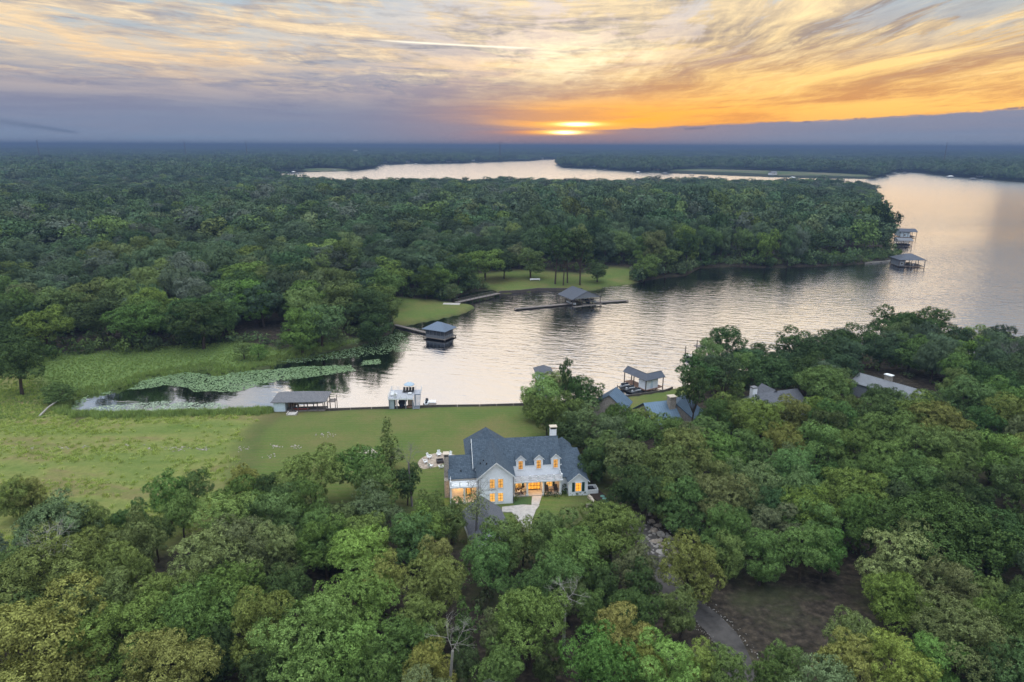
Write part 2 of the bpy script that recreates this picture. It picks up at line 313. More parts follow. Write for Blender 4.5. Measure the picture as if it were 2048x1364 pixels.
def ground_mat(t, b):
    att = lambda n: t.new('ShaderNodeAttribute', attribute_name=n).outputs['Fac']
    pos = t.new('ShaderNodeNewGeometry').outputs['Position']
    nA = t.noise(pos, 0.06, 7, 0.68); nB = t.noise(pos, 0.9, 6, 0.65); nC = t.noise(pos, 4.0, 4, 0.7)
    litter = t.ramp(nB, [(0.3, (0.018, 0.015, 0.012, 1)), (0.52, (0.048, 0.039, 0.030, 1)), (0.75, (0.115, 0.088, 0.066, 1))])
    litter = t.mix(t.mr(nA, 0.5, 0.66, 0, 0.7), litter, (0.055, 0.065, 0.028, 1))
    gl = t.ramp(nA, [(0.34, (0.20, 0.175, 0.07, 1)), (0.45, (0.16, 0.175, 0.055, 1)), (0.55, (0.12, 0.17, 0.042, 1)), (0.7, (0.085, 0.155, 0.035, 1))])
    gl = t.mix(t.mr(nC, 0.3, 0.7, 0.0, 0.5), gl, (0.06, 0.09, 0.022, 1))
    # mown stripes across the lawn
    px = t.sep(pos)
    st = t.m('SINE', t.m('MULTIPLY', t.m('ADD', px[1], t.m('MULTIPLY', nB, 0.8)), 4.2))
    gl = t.mix(t.mr(st, -1, 1, 0.0, 0.36), gl, (0.16, 0.15, 0.06, 1))
    fs = t.xyz(t.m('MULTIPLY', px[0], 0.035), t.m('MULTIPLY', px[1], 0.10), 0.0)
    fA = t.noise(fs, 1.0, 6, 0.62, 0.4)
    gf = t.ramp(fA, [(0.30, (0.12, 0.175, 0.04, 1)), (0.42, (0.175, 0.215, 0.06, 1)), (0.52, (0.23, 0.24, 0.075, 1)), (0.60, (0.23, 0.19, 0.085, 1)), (0.70, (0.17, 0.20, 0.055, 1))])
    gf = t.mix(t.mr(nB, 0.35, 0.7, 0.0, 0.5), gf, (0.085, 0.125, 0.03, 1))
    gm = t.ramp(nB, [(0.3, (0.08, 0.13, 0.035, 1)), (0.5, (0.12, 0.18, 0.05, 1)), (0.72, (0.17, 0.22, 0.07, 1))])
    c = t.mix(att('far'), litter, (0.03, 0.04, 0.022, 1))
    c = t.mix(att('marsh'), c, gm); c = t.mix(att('field'), c, gf); c = t.mix(att('lawn'), c, gl)
    c = t.mix(att('farm'), c, t.mix(t.mr(t.noise(pos, 0.01, 3), 0.4, 0.6), (0.085, 0.125, 0.05, 1), (0.17, 0.165, 0.10, 1)))
    c = t.mix(t.m('MULTIPLY', att('shore'), 0.6), c, (0.06, 0.05, 0.03, 1))
    t.put(b.inputs['Base Color'], c)
    c = t.mix(t.mr(t.noise(pos, 1.9, 5, 0.75), 0.35, 0.65, 0.0, 0.30), c, t.mix(1.0, c, (0.45, 0.5, 0.45, 1), 'MULTIPLY')); t.put(b.inputs['Base Color'], c)
    bn = t.new('ShaderNodeBump'); bn.inputs['Strength'].default_value = 0.6; bn.inputs['Distance'].default_value = 0.3
    t.put(bn.inputs['Height'], t.m('ADD', nB, t.m('MULTIPLY', nC, 0.5))); t.l.new(bn.outputs[0], b.inputs['Normal'])
ground = tag(link('ground', me, mat('ground', rough=0.95, spec=0.1, build=ground_mat)), kind='structure')

# ------------------------------------------------------------------ water: one sheet to the horizon
def water_mat(t, b):
    t.n.remove(b)
    geo = t.new('ShaderNodeNewGeometry'); pos = geo.outputs['Position']
    px = t.sep(pos)
    a = R(-16)
    u = t.m('ADD', t.m('MULTIPLY', px[0], math.cos(a)), t.m('MULTIPLY', px[1], math.sin(a)))
    v = t.m('SUBTRACT', t.m('MULTIPLY', px[1], math.cos(a)), t.m('MULTIPLY', px[0], math.sin(a)))
    dist = t.m('SQRT', t.m('ADD', t.m('MULTIPLY', px[0], px[0]), t.m('MULTIPLY', px[1], px[1])))
    w1 = t.noise(t.xyz(t.m('MULTIPLY', u, 0.16), t.m('MULTIPLY', v, 0.42), 0), 1.0, 3, 0.5, 0.3)
    w2 = t.noise(t.xyz(t.m('MULTIPLY', u, 0.6), t.m('MULTIPLY', v, 1.3), 4), 1.0, 3, 0.55, 0.5)
    calm = t.mr(px[0], -60, 40, 0.12, 1.0, True)
    gust = t.mr(t.noise(t.xyz(t.m('MULTIPLY', px[0], 0.0035), t.m('MULTIPLY', px[1], 0.011), 2), 1.0, 4, 0.6), 0.35, 0.65, 0.45, 1.0)
    h = t.m('ADD', t.m('MULTIPLY', w1, 1.0), t.m('MULTIPLY', w2, 0.30))
    bn = t.new('ShaderNodeBump'); bn.inputs['Distance'].default_value = 0.40
    t.put(bn.inputs['Strength'], t.m('MULTIPLY', t.m('MULTIPLY', calm, gust), t.mr(dist, 260, 1300, 1.0, 0.16))); t.put(bn.inputs['Height'], h)
    gl = t.new('ShaderNodeBsdfGlossy'); t.put(gl.inputs['Color'], t.mix(t.mr(dist, 150, 1200, 0, 1, True), (0.70, 0.725, 0.77, 1), (1.0, 0.99, 0.97, 1))); t.put(gl.inputs['Roughness'], t.mr(dist, 150, 1500, 0.03, 0.24))
    df = t.new('ShaderNodeBsdfDiffuse'); df.inputs['Color'].default_value = (0.022, 0.024, 0.018, 1)
    t.l.new(bn.outputs[0], gl.inputs['Normal'])
    lw = t.new('ShaderNodeFresnel'); lw.inputs['IOR'].default_value = 2.6; t.l.new(bn.outputs[0], lw.inputs['Normal'])
    mx = t.new('ShaderNodeMixShader'); t.put(mx.inputs[0], t.m('MINIMUM', t.mr(lw.outputs[0], 0.1, 0.6, 0.35, 0.97), 1.0)); t.l.new(df.outputs[0], mx.inputs[1]); t.l.new(gl.outputs[0], mx.inputs[2])
    t.l.new(mx.outputs[0], t.n['Material Output'].inputs[0])
wr = np.array([12, 60, 200, 600, 2000, 8000, 17000.0]); wa = np.radians(np.linspace(-100, 100, 41))
WR, WA = np.meshgrid(wr, wa, indexing='ij'); wi = np.arange(WR.size).reshape(WR.shape)
wme = mesh_np('water', np.stack([WR*np.sin(WA), WR*np.cos(WA), 0*WR], -1).reshape(-1, 3), np.stack([wi[:-1, :-1], wi[1:, :-1], wi[1:, 1:], wi[:-1, 1:]], -1).reshape(-1, 4))
tag(link('lake_water', wme, mat('water', build=water_mat)), kind='structure')

# ------------------------------------------------------------------ haze
def box_mesh(name, x0, x1, y0, y1, z0, z1):
    v = [(x, y, z) for x in (x0, x1) for y in (y0, y1) for z in (z0, z1)]
    return mesh_np(name, v, np.array([(0, 1, 3, 2), (4, 6, 7, 5), (0, 4, 5, 1), (2, 3, 7, 6), (0, 2, 6, 4), (1, 5, 7, 3)]))
hz = bpy.data.materials.new('haze_air'); hz.use_nodes = True; t = NT(hz.node_tree); t.n.clear()
pv = t.new('ShaderNodeVolumePrincipled'); pv.inputs['Color'].default_value = (0.145, 0.22, 0.38, 1); pv.inputs['Density'].default_value = 2.9e-4; pv.inputs['Anisotropy'].default_value = 0.0
t.l.new(pv.outputs[0], t.new('ShaderNodeOutputMaterial').inputs['Volume'])
haze = tag(link('haze', box_mesh('haze', -17500, 17500, -3600, 17500, -4.2, 82.0), hz), kind='stuff')
# ------------------------------------------------------------------ foliage
def leaf_mat(name, rnd=0.30, trans=0.25, lo=0.36, hi=1.72):
    m = bpy.data.materials.new(name); m.use_nodes = True; t = NT(m.node_tree); t.n.clear()
    oi = t.new('ShaderNodeObjectInfo'); at = t.new('ShaderNodeAttribute', attribute_name='tone')
    hs = t.new('ShaderNodeHueSaturation')
    t.put(hs.inputs['Color'], oi.outputs['Color'])
    t.put(hs.inputs['Hue'], t.m('ADD', 0.5, t.m('MULTIPLY', t.m('SUBTRACT', oi.outputs['Random'], 0.5), 0.032*rnd/0.3)))
    r2 = t.m('FRACT', t.m('MULTIPLY', oi.outputs['Random'], 17.31))
    t.put(hs.inputs['Saturation'], t.mr(r2, 0, 1, 1-rnd*0.6, 1+rnd*0.35))
    r3 = t.m('FRACT', t.m('MULTIPLY', oi.outputs['Random'], 91.7))
    t.put(hs.inputs['Value'], t.m('MULTIPLY', t.mr(r3, 0, 1, 1-rnd, 1+rnd), t.mr(at.outputs['Fac'], 0, 1, lo, hi)))
    d = t.new('ShaderNodeBsdfDiffuse'); tr = t.new('ShaderNodeBsdfTranslucent'); mx = t.new('ShaderNodeMixShader')
    t.l.new(hs.outputs[0], d.inputs[0]); t.put(tr.inputs[0], t.mix(1.0, hs.outputs[0], (1.0, 1.0, 0.45, 1), 'MULTIPLY'))
    mx.inputs[0].default_value = trans; t.l.new(d.outputs[0], mx.inputs[1]); t.l.new(tr.outputs[0], mx.inputs[2])
    t.l.new(mx.outputs[0], t.new('ShaderNodeOutputMaterial').inputs[0])
    return m
LEAF = leaf_mat('leaf_foliage', 0.10, 0.13, 0.30, 1.85); LEAF_WILD = leaf_mat('leaf_foliage_mixed', 0.36, 0.12, 0.62, 1.38)
LEAF_GRASS = leaf_mat('grass_blades', 0.12, 0.1, 0.8, 1.25)
BARK = mat('bark', (0.075, 0.058, 0.045), 0.95, spec=0.05, var=0.45, vscale=3, bump=0.6, bscale=12)
DEADWOOD = mat('dead_wood', (0.34, 0.32, 0.29), 0.9, spec=0.05, var=0.2)

def rand_dirs(g, n):
    v = g.normal(size=(n, 3)); return v/np.linalg.norm(v, axis=1)[:, None]
def leaf_mesh(name, g, tufts, tn, leaves, size, mats, droop=0.0, spread=1.5):
    """tufts: (n,3) centres with outward normals tn; every tuft is a spray of small leaves"""
    n = len(tufts)*leaves
    c = np.repeat(tufts, leaves, 0); nn = np.repeat(tn, leaves, 0)
    d = rand_dirs(g, n)+nn*0.9; d /= np.linalg.norm(d, axis=1)[:, None]
    c = c+d*size*g.uniform(0.2, spread, (n, 1)); c[:, 2] -= droop*g.random(n)
    nrm = rand_dirs(g, n)*0.6+nn*1.0+np.array([0, 0, 0.25]); nrm /= np.linalg.norm(nrm, axis=1)[:, None]
    a = np.cross(nrm, rand_dirs(g, n)); a /= np.linalg.norm(a, axis=1)[:, None]+1e-9; b = np.cross(nrm, a)
    s = (size*g.uniform(0.6, 1.25, n))[:, None]
    v = np.stack([c-a*s*0.9, c-b*s*0.45+nrm*s*0.12, c+a*s*0.9, c+b*s*0.45+nrm*s*0.12], 1).reshape(-1, 3)
    q = np.arange(n*4).reshape(-1, 4)
    me = mesh_np(name, v, q)
    tone = np.repeat(np.clip(np.repeat(g.normal(0.5, 0.12, len(tufts)), leaves)+g.normal(0, 0.2, n), 0, 1), 4)
    vcol(me, 'tone', tone); me.materials.append(mats)
    return me
def crown_tufts(g, Rr, hh, zc, lobes, dens, flat=0.75, shape='round', rk=(0.17, 0.36)):
    """centres of leaf tufts on the skin of many overlapping lobes that together make the crown"""
    T = []; N = []; L = []
    for i in range(lobes):
        d = rand_dirs(g, 1)[0]; d[2] = d[2]*0.95+0.12
        k = g.uniform(0.5, 1.0)
        p = np.array([d[0]*Rr*k, d[1]*Rr*k, d[2]*hh*k])
        r = Rr*g.uniform(*rk)
        if shape == 'cone':
            h = g.random()**1.25; a = g.random()*6.283; rad = Rr*(1-h)*g.uniform(0.35, 0.95)
            p = np.array([math.cos(a)*rad, math.sin(a)*rad, (h*2-1)*hh]); r = Rr*(0.16+0.26*(1-h))
        L.append((p, r))
    for p, r in L:
        m = int(dens*4*math.pi*r*r*0.8); d = rand_dirs(g, m); d = d[d[:, 2] > -0.55]
        rr = r*(1+0.16*np.sin(d[:, 0:1]*5+p[0])*np.cos(d[:, 1:2]*6+p[1])+g.normal(0, 0.06, (len(d), 1)))
        q = p+d*rr*np.array([1, 1, flat])
        keep = np.ones(len(q), bool)
        for p2, r2 in L:
            if p2 is p: continue
            keep &= np.linalg.norm((q-p2)/np.array([1, 1, flat]), axis=1) > r2*0.82
        T.append(q[keep]); N.append(d[keep])
    T = np.concatenate(T); N = np.concatenate(N)
    T[:, 2] += zc
    return T, N, L
class MB:
    def __init__(s): s.v = []; s.f = []
    def quad(s, *p):
        b = len(s.v); s.v += [tuple(x) for x in p]; s.f.append(tuple(range(b, b+len(p))))
    def box(s, x0, x1, y0, y1, z0, z1):
        b = len(s.v); s.v += [(x, y, z) for x in (x0, x1) for y in (y0, y1) for z in (z0, z1)]
        s.f += [tuple(b+i for i in f) for f in ((0, 1, 3, 2), (4, 6, 7, 5), (0, 4, 5, 1), (2, 3, 7, 6), (0, 2, 6, 4), (1, 5, 7, 3))]
        return s
    def tube(s, p0, p1, r0, r1=None, n=6, cap=True):
        r1 = r0 if r1 is None else r1
        p0 = Vector(p0); p1 = Vector(p1); d = (p1-p0).normalized()
        a = d.orthogonal().normalized(); c = d.cross(a); b = len(s.v)
        for p, r in ((p0, r0), (p1, r1)):
            for i in range(n):
                t = 2*math.pi*i/n; s.v.append(tuple(p+a*math.cos(t)*r+c*math.sin(t)*r))
        for i in range(n): s.f.append((b+i, b+(i+1) % n, b+n+(i+1) % n, b+n+i))
        if cap: s.f.append(tuple(b+n+i for i in range(n))); s.f.append(tuple(b+n-1-i for i in range(n)))
        return s
    def slab(s, pts, th):
        "a flat polygon thickened downwards by th"
        n = len(pts); b = len(s.v)
        s.v += [tuple(p) for p in pts]+[(p[0], p[1], p[2]-th) for p in pts]
        s.f.append(tuple(b+i for i in range(n))); s.f.append(tuple(b+2*n-1-i for i in range(n)))
        for i in range(n): s.f.append((b+i, b+n+i, b+n+(i+1) % n, b+(i+1) % n))
        return s
    def prism(s, poly, z0, z1):
        return s.slab([(x, y, z1) for x, y in poly], z1-z0)
    def prof(s, pts, y0, y1):
        "extrude an (x,z) outline along y"
        n = len(pts); b = len(s.v)
        s.v += [(x, y0, z) for x, z in pts]+[(x, y1, z) for x, z in pts]
        s.f.append(tuple(b+i for i in range(n))); s.f.append(tuple(b+2*n-1-i for i in range(n)))
        for i in range(n): s.f.append((b+i, b+n+i, b+n+(i+1) % n, b+(i+1) % n))
        return s
    def profx(s, pts, x0, x1):
        "extrude a (y,z) outline along x"
        n = len(pts); b = len(s.v)
        s.v += [(x0, y, z) for y, z in pts]+[(x1, y, z) for y, z in pts]
        s.f.append(tuple(b+i for i in range(n))); s.f.append(tuple(b+2*n-1-i for i in range(n)))
        for i in range(n): s.f.append((b+i, b+n+i, b+n+(i+1) % n, b+(i+1) % n))
        return s
    def lathe(s, prof, c=(0, 0, 0), n=12):
        b = len(s.v)
        for r, z in prof:
            for i in range(n): t = 2*math.pi*i/n; s.v.append((c[0]+r*math.cos(t), c[1]+r*math.sin(t), c[2]+z))
        for k in range(len(prof)-1):
            for i in range(n): s.f.append((b+k*n+i, b+k*n+(i+1) % n, b+(k+1)*n+(i+1) % n, b+(k+1)*n+i))
        return s
    def mesh(s, name, fix=True):
        me = bpy.data.meshes.new(name); me.from_pydata(s.v, [], s.f)
        if fix:
            import bmesh
            bm = bmesh.new(); bm.from_mesh(me); bmesh.ops.recalc_face_normals(bm, faces=bm.faces); bm.to_mesh(me); bm.free()
        me.update(); return me
    def build(s, name, m, parent=None, loc=None, rz=None, label=None):
        o = link(name, s.mesh(name), m, parent)
        if loc is not None: o.location = loc
        if rz is not None: o.rotation_euler.z = rz
        if label: o['label'] = label
        return o
def trunk_mesh(g, Hh, lobes, zc, n=6, r0=0.26, ntarget=7, base=-0.5):
    b = MB(); fork = zc*g.uniform(0.42, 0.6)
    lean = g.normal(0, 0.4, 2); pts = [(0, 0, base), (lean[0]*0.4, lean[1]*0.4, fork*0.5), (lean[0], lean[1], fork)]
    b.tube(pts[0], pts[1], r0*1.25, r0, n); b.tube(pts[1], pts[2], r0, r0*0.85, n)
    for p, r in sorted(lobes, key=lambda l: -l[1])[:ntarget]:
        q = Vector(pts[2]); tgt = Vector((p[0]*0.9, p[1]*0.9, zc+p[2]*0.8)); mid = q.lerp(tgt, 0.5)+Vector(g.normal(0, 0.35, 3))
        b.tube(q, mid, r0*0.5, r0*0.33, 5); b.tube(mid, tgt, r0*0.33, r0*0.1, 5)
    me = b.mesh('trunk'); me.materials.append(BARK); return me
# prototype crowns: (crown mesh, trunk mesh); nominal radius 5 m, height about 13 m
OAKS = []
for k in range(8):
    g = np.random.default_rng(100+k); hh = [5.0, 5.6, 4.4, 6.2, 5.2, 4.7, 5.8, 5.0][k]; zc = 12.6-hh*0.98
    T, N, L = crown_tufts(g, 4.9, hh, zc, [34, 42, 28, 48, 38, 32, 40, 54][k], 5.4)
    OAKS.append((leaf_mesh('crown', g, T, N, 18, 0.135, LEAF, spread=3.4), trunk_mesh(g, 13, L, zc), hh))
CEDARS = []
for k in range(2):
    g = np.random.default_rng(200+k); T, N, L = crown_tufts(g, 2.6, 5.2, 6.2, 34, 6.0, 1.2, 'cone')
    CEDARS.append((leaf_mesh('crown', g, T, N, 9, 0.17, LEAF, spread=2.2), trunk_mesh(g, 12, L, 6.2, r0=0.18, ntarget=4)))
PINES = []
for k in range(2):
    g = np.random.default_rng(300+k); T, N, L = crown_tufts(g, 4.4, 4.6, 11.5, 30, 3.6, 0.45)
    PINES.append((leaf_mesh('crown', g, T, N, 12, 0.17, LEAF, spread=2.4), trunk_mesh(g, 16, L, 11.5, r0=0.24, ntarget=9)))
# far-away trees: few, larger leaves
def mid_tree(k, dens, leaves, size, r=4.9):
    g = np.random.default_rng(400+k); hh = g.uniform(4.4, 5.6); zc = 12.4-hh*0.95
    T, N, L = crown_tufts(g, r, hh, zc, int(g.integers(15, 24)), dens, rk=(0.26, 0.46)); return leaf_mesh('crown', g, T, N, leaves, size, LEAF_WILD), L, zc
MID = [mid_tree(k, 2.0, 6, 0.36) for k in range(6)]
FAR = [mid_tree(20+k, 0.6, 4, 0.8)[0] for k in range(5)]
def patch_mesh(k):
    g = np.random.default_rng(500+k); V = []; Q = []; n = 0
    for i in range(26):
        x, y = g.uniform(-26, 26, 2); r = g.uniform(3.5, 6.0); h = g.uniform(8, 13)
        m = 26; d = rand_dirs(g, m); d[:, 2] = np.abs(d[:, 2]); c = np.array([x, y, h-3.5])+d*np.array([r, r, 3.6])
        nn = d*0.8+rand_dirs(g, m)*0.5+np.array([0, 0, 0.3]); nn /= np.linalg.norm(nn, axis=1)[:, None]
        a = np.cross(nn, rand_dirs(g, m)); a /= np.linalg.norm(a, axis=1)[:, None]; b = np.cross(nn, a); s = g.uniform(1.1, 2.0, (m, 1))
        V.append(np.stack([c-a*s, c-b*s, c+a*s, c+b*s], 1).reshape(-1, 3)); Q.append(np.arange(m*4).reshape(-1, 4)+n); n += m*4
    me = mesh_np('canopy', np.concatenate(V), np.concatenate(Q)); vcol(me, 'tone', np.repeat(g.random(n//4), 4)); me.materials.append(LEAF_WILD); return me
PATCH = [patch_mesh(k) for k in range(4)]

# stuff: a point cloud mesh whose points carry a mesh each (geometry nodes)
SRC = bpy.data.collections.new('sources')
def scatter(name, protos, pts, scl, rot, idx, color, kind='stuff', label=None):
    me = bpy.data.meshes.new(name); me.vertices.add(len(pts)); me.vertices.foreach_set('co', np.asarray(pts, dtype=np.float32).ravel())
    for nm, arr, ty in (('scl', scl, 'FLOAT_VECTOR'), ('rotz', rot, 'FLOAT'), ('pick', idx, 'INT')):
        a = me.attributes.new(nm, ty, 'POINT')
        if ty == 'FLOAT_VECTOR': a.data.foreach_set('vector', np.asarray(arr, dtype=np.float32).ravel())
        else: a.data.foreach_set('value', np.asarray(arr, dtype=np.int32 if ty == 'INT' else np.float32))
    o = link(name, me); o.color = color
    ng = bpy.data.node_groups.new(name+'_scatter', 'GeometryNodeTree')
    ng.interface.new_socket('Geometry', in_out='INPUT', socket_type='NodeSocketGeometry'); ng.interface.new_socket('Geometry', in_out='OUTPUT', socket_type='NodeSocketGeometry')
    n = ng.nodes; l = ng.links; gi = n.new('NodeGroupInput'); go = n.new('NodeGroupOutput')
    join = n.new('GeometryNodeGeometryToInstance')
    for m_ in protos:
        po = bpy.data.objects.new(name+'_source', m_); SRC.objects.link(po)
        oi = n.new('GeometryNodeObjectInfo'); oi.inputs['Object'].default_value = po; oi.inputs['As Instance'].default_value = True
        l.new(oi.outputs['Geometry'], join.inputs[0])
    def attr(nm, ty):
        a = n.new('GeometryNodeInputNamedAttribute'); a.data_type = ty; a.inputs['Name'].default_value = nm; return a.outputs['Attribute']
    iop = n.new('GeometryNodeInstanceOnPoints')
    mp = n.new('GeometryNodeMeshToPoints')
    l.new(gi.outputs[0], mp.inputs[0]); l.new(mp.outputs[0], iop.inputs['Points'])
    gi2 = n.new('GeometryNodeJoinGeometry')
    for lk in list(join.inputs[0].links): l.new(lk.from_socket, gi2.inputs[0])
    n.remove(join)
    l.new(gi2.outputs[0], iop.inputs['Instance']); iop.inputs['Pick Instance'].default_value = True
    l.new(attr('pick', 'INT'), iop.inputs['Instance Index']); l.new(attr('scl', 'FLOAT_VECTOR'), iop.inputs['Scale'])
    cx = n.new('ShaderNodeCombineXYZ'); l.new(attr('rotz', 'FLOAT'), cx.inputs[2]); l.new(cx.outputs[0], iop.inputs['Rotation'])
    l.new(iop.outputs[0], go.inputs[0])
    md = o.modifiers.new('scatter', 'NODES'); md.node_group = ng
    tag(o, label, kind=kind); return o

TREE_N = 0; PLACED = []
def put_tree(x, y, proto, r_m, h_s, color, name, label, group=None, z=None, rot=None):
    global TREE_N
    e = bpy.data.objects.new(name, None); COL.objects.link(e)
    z = H(x, y) if z is None else z
    s = r_m/(2.6 if proto in CEDARS else 4.4 if proto in PINES else 4.9)
    e.location = (x, y, z); e.scale = (s, s, h_s); e.rotation_euler.z = random.random()*6.28 if rot is None else rot
    tag(e, label, 'tree', group)
    c = link('crown', proto[0], None, e); c.color = color; link('trunk', proto[1], None, e)
    PLACED.append((x, y, r_m)); TREE_N += 1
    return e
POND = wpoly([(-300, 835), (60, 760), (1045, 740), (1060, 850), (400, 850), (-300, 900)])
BPOLY = np.concatenate([SH[SHORE_PX.index((2600, 380))+1:], [SH[0]], wpoly([(-500, 840), (-500, 1500)], 0), [[-90, 10], [90, 10]], wpoly([(2600, 1364)], 0)])
# ------------------------------------------------------------------ trees one can tell apart
TINT = {'Y': ((0.215, 0.24, 0.06), 'yellow-green'), 'G': ((0.105, 0.165, 0.05), 'mid-green'), 'D': ((0.062, 0.10, 0.036), 'dark green'), 'B': ((0.125, 0.165, 0.068), 'grey-green'),
        'O': ((0.15, 0.185, 0.055), 'olive'), 'L': ((0.19, 0.235, 0.085), 'pale sage'), 'X': ((0.19, 0.28, 0.07), 'bright green'), 'V': ((0.14, 0.205, 0.055), 'leafy green')}
LM = [('the white house', 1040, 950), ('the garage roof', 962, 1030), ('the driveway bend', 1460, 1265), ('the boulder bed', 1325, 1080), ('the fire pit', 880, 925), ('the blue metal roofs', 1320, 815),
      ('the grey shingled roof', 1545, 785), ('the long pale metal roof', 1785, 765), ('the small lone conifer', 776, 885), ('the jet ski dock', 1285, 765), ('the bare grey branches', 105, 1175),
      ('the brown clearing', 1640, 1240), ('the hayfield', 250, 930), ('the lower left corner', 0, 1364), ('the lower right corner', 2048, 1364), ('the bottom middle edge', 1000, 1364), ('the right edge of the wood', 2048, 1000),
      ('the footbridge', 955, 595), ('the gabled boathouse', 1160, 590), ('the screened boathouse', 883, 665), ('the lily pads', 520, 745), ('the gravel point', 1775, 515), ('the left marsh', 60, 760), ('the round lawn', 850, 625), ('the tall pines', 1150, 480)]
LABELQ = {}
def tree_label(px, py, tint, noun):
    best = min(LM, key=lambda l: math.hypot(px-l[1], (py-l[2])*1.3))
    dx_, dy_ = px-best[1], py-best[2]
    if abs(dx_) > abs(dy_)*1.2: w = 'left of' if dx_ < 0 else 'right of'
    else: w = 'behind' if dy_ < 0 else 'in front of'
    if 'corner' in best[0] or 'edge' in best[0]: w = 'towards'
    return [f"{TINT[tint][1]} {noun} {w} {best[0]}", math.hypot(dx_, dy_)]
ORD = ['', 'second', 'third', 'fourth', 'fifth', 'sixth', 'seventh', 'eighth', 'ninth', 'tenth', 'eleventh', 'twelfth']+['%dth' % i for i in range(13, 60)]
PENDING = []
def tree_px(px, py, r, tint='G', kind='oak', hs=None, label=None, zoff=None):
    kinds = {'oak': OAKS, 'cedar': CEDARS, 'pine': PINES}
    protos = kinds[kind]; zc = 7.8
    for _ in range(4):
        p = P(px, py, zc); g = max(H(p.x, p.y), 0.6); r_m = 1.1*r*PX(p)[2]/F
        if kind == 'cedar': hs_ = min(1.3, max(0.25, r_m/2.4)); zc = g+6.0*hs_
        elif kind == 'pine': hs_ = 1.0; zc = g+11.3
        else: hs_ = min(1.22, max(0.36, 0.30+r_m*0.125)); hs_ *= .95; zc = g+8.1*hs_
        if hs: hs_ = hs; zc = g+(6.0 if kind == 'cedar' else 11.3 if kind == 'pine' else 8.1)*hs
    place_tree(p.x, p.y, px, py, r_m, hs_, tint, kind, label, protos)
VIEWS = [(1030, 1086, 1030), (900, 1180, 1003), (1196, 1242, 806), (1286, 1345, 820), (1346, 1396, 833), (1500, 1592, 797), (1700, 1762, 753), (1762, 1862, 778), (1240, 1340, 800), (1415, 1490, 1290)]
def lower_for_view(x, y, r_m, hs_, zt=12.6):
    "sight lines that stay open: a tree standing in front of one is a lower tree"
    z0 = max(H(x, y), .6)
    for (x0, x1, yb) in VIEWS:
        a, b0, c = PX((x, y, z0)); rp = r_m*F/c*.9
        if b0 > yb+6 and x0-rp < a < x1+rp:
            while hs_ > .3 and PX((x, y, z0+zt*hs_))[1] < yb: hs_ -= .04; r_m *= .975
    return r_m, hs_
def place_tree(x, y, px, py, r_m, hs_, tint, kind, label=None, protos=None):
    far_side = y > 195 and not inpoly(np.array([[x, y]]), BPOLY)[0]
    if far_side and kind == 'oak' and r_m > 3.5 and H(x, y) > .4: hs_ = min(hs_*(1.0 if x < 10 else 1.4), 1.2 if x < 10 else 1.7)
    if kind == 'oak': r_m, hs_ = lower_for_view(x, y, r_m, hs_)
    if kind == 'oak' and hs_ <= .34: return
    protos = protos or {'oak': OAKS, 'cedar': CEDARS, 'pine': PINES}[kind]
    col = [1.08*c*random.uniform(0.88, 1.12) for c in TINT[tint][0]]+[1]
    noun = {'oak': 'oak', 'cedar': 'cedar', 'pine': 'pine'}[kind]
    size = 'small' if r_m < 2.8 else 'broad' if r_m > 5.5 else 'bushy'
    e = put_tree(x, y, random.choice(protos), r_m, hs_, col, noun+'_tree', None)
    if label: e['label'] = label
    else: PENDING.append((e, *tree_label(px, py, tint, size+' '+noun)))
    e['group'] = 'trees of the near wood' if y < 260 and PX((x, y, 0))[1] > 700 else 'trees across the inlet'
def finish_labels():
    by = {}
    for e, l, d in PENDING: by.setdefault(l, []).append((d, e))
    for l, q in by.items():
        q.sort(key=lambda t: t[0])
        for i, (d, e) in enumerate(q): e['label'] = l if len(q) == 1 else l+', '+(ORD[i]+' ' if i else '')+'nearest to it'
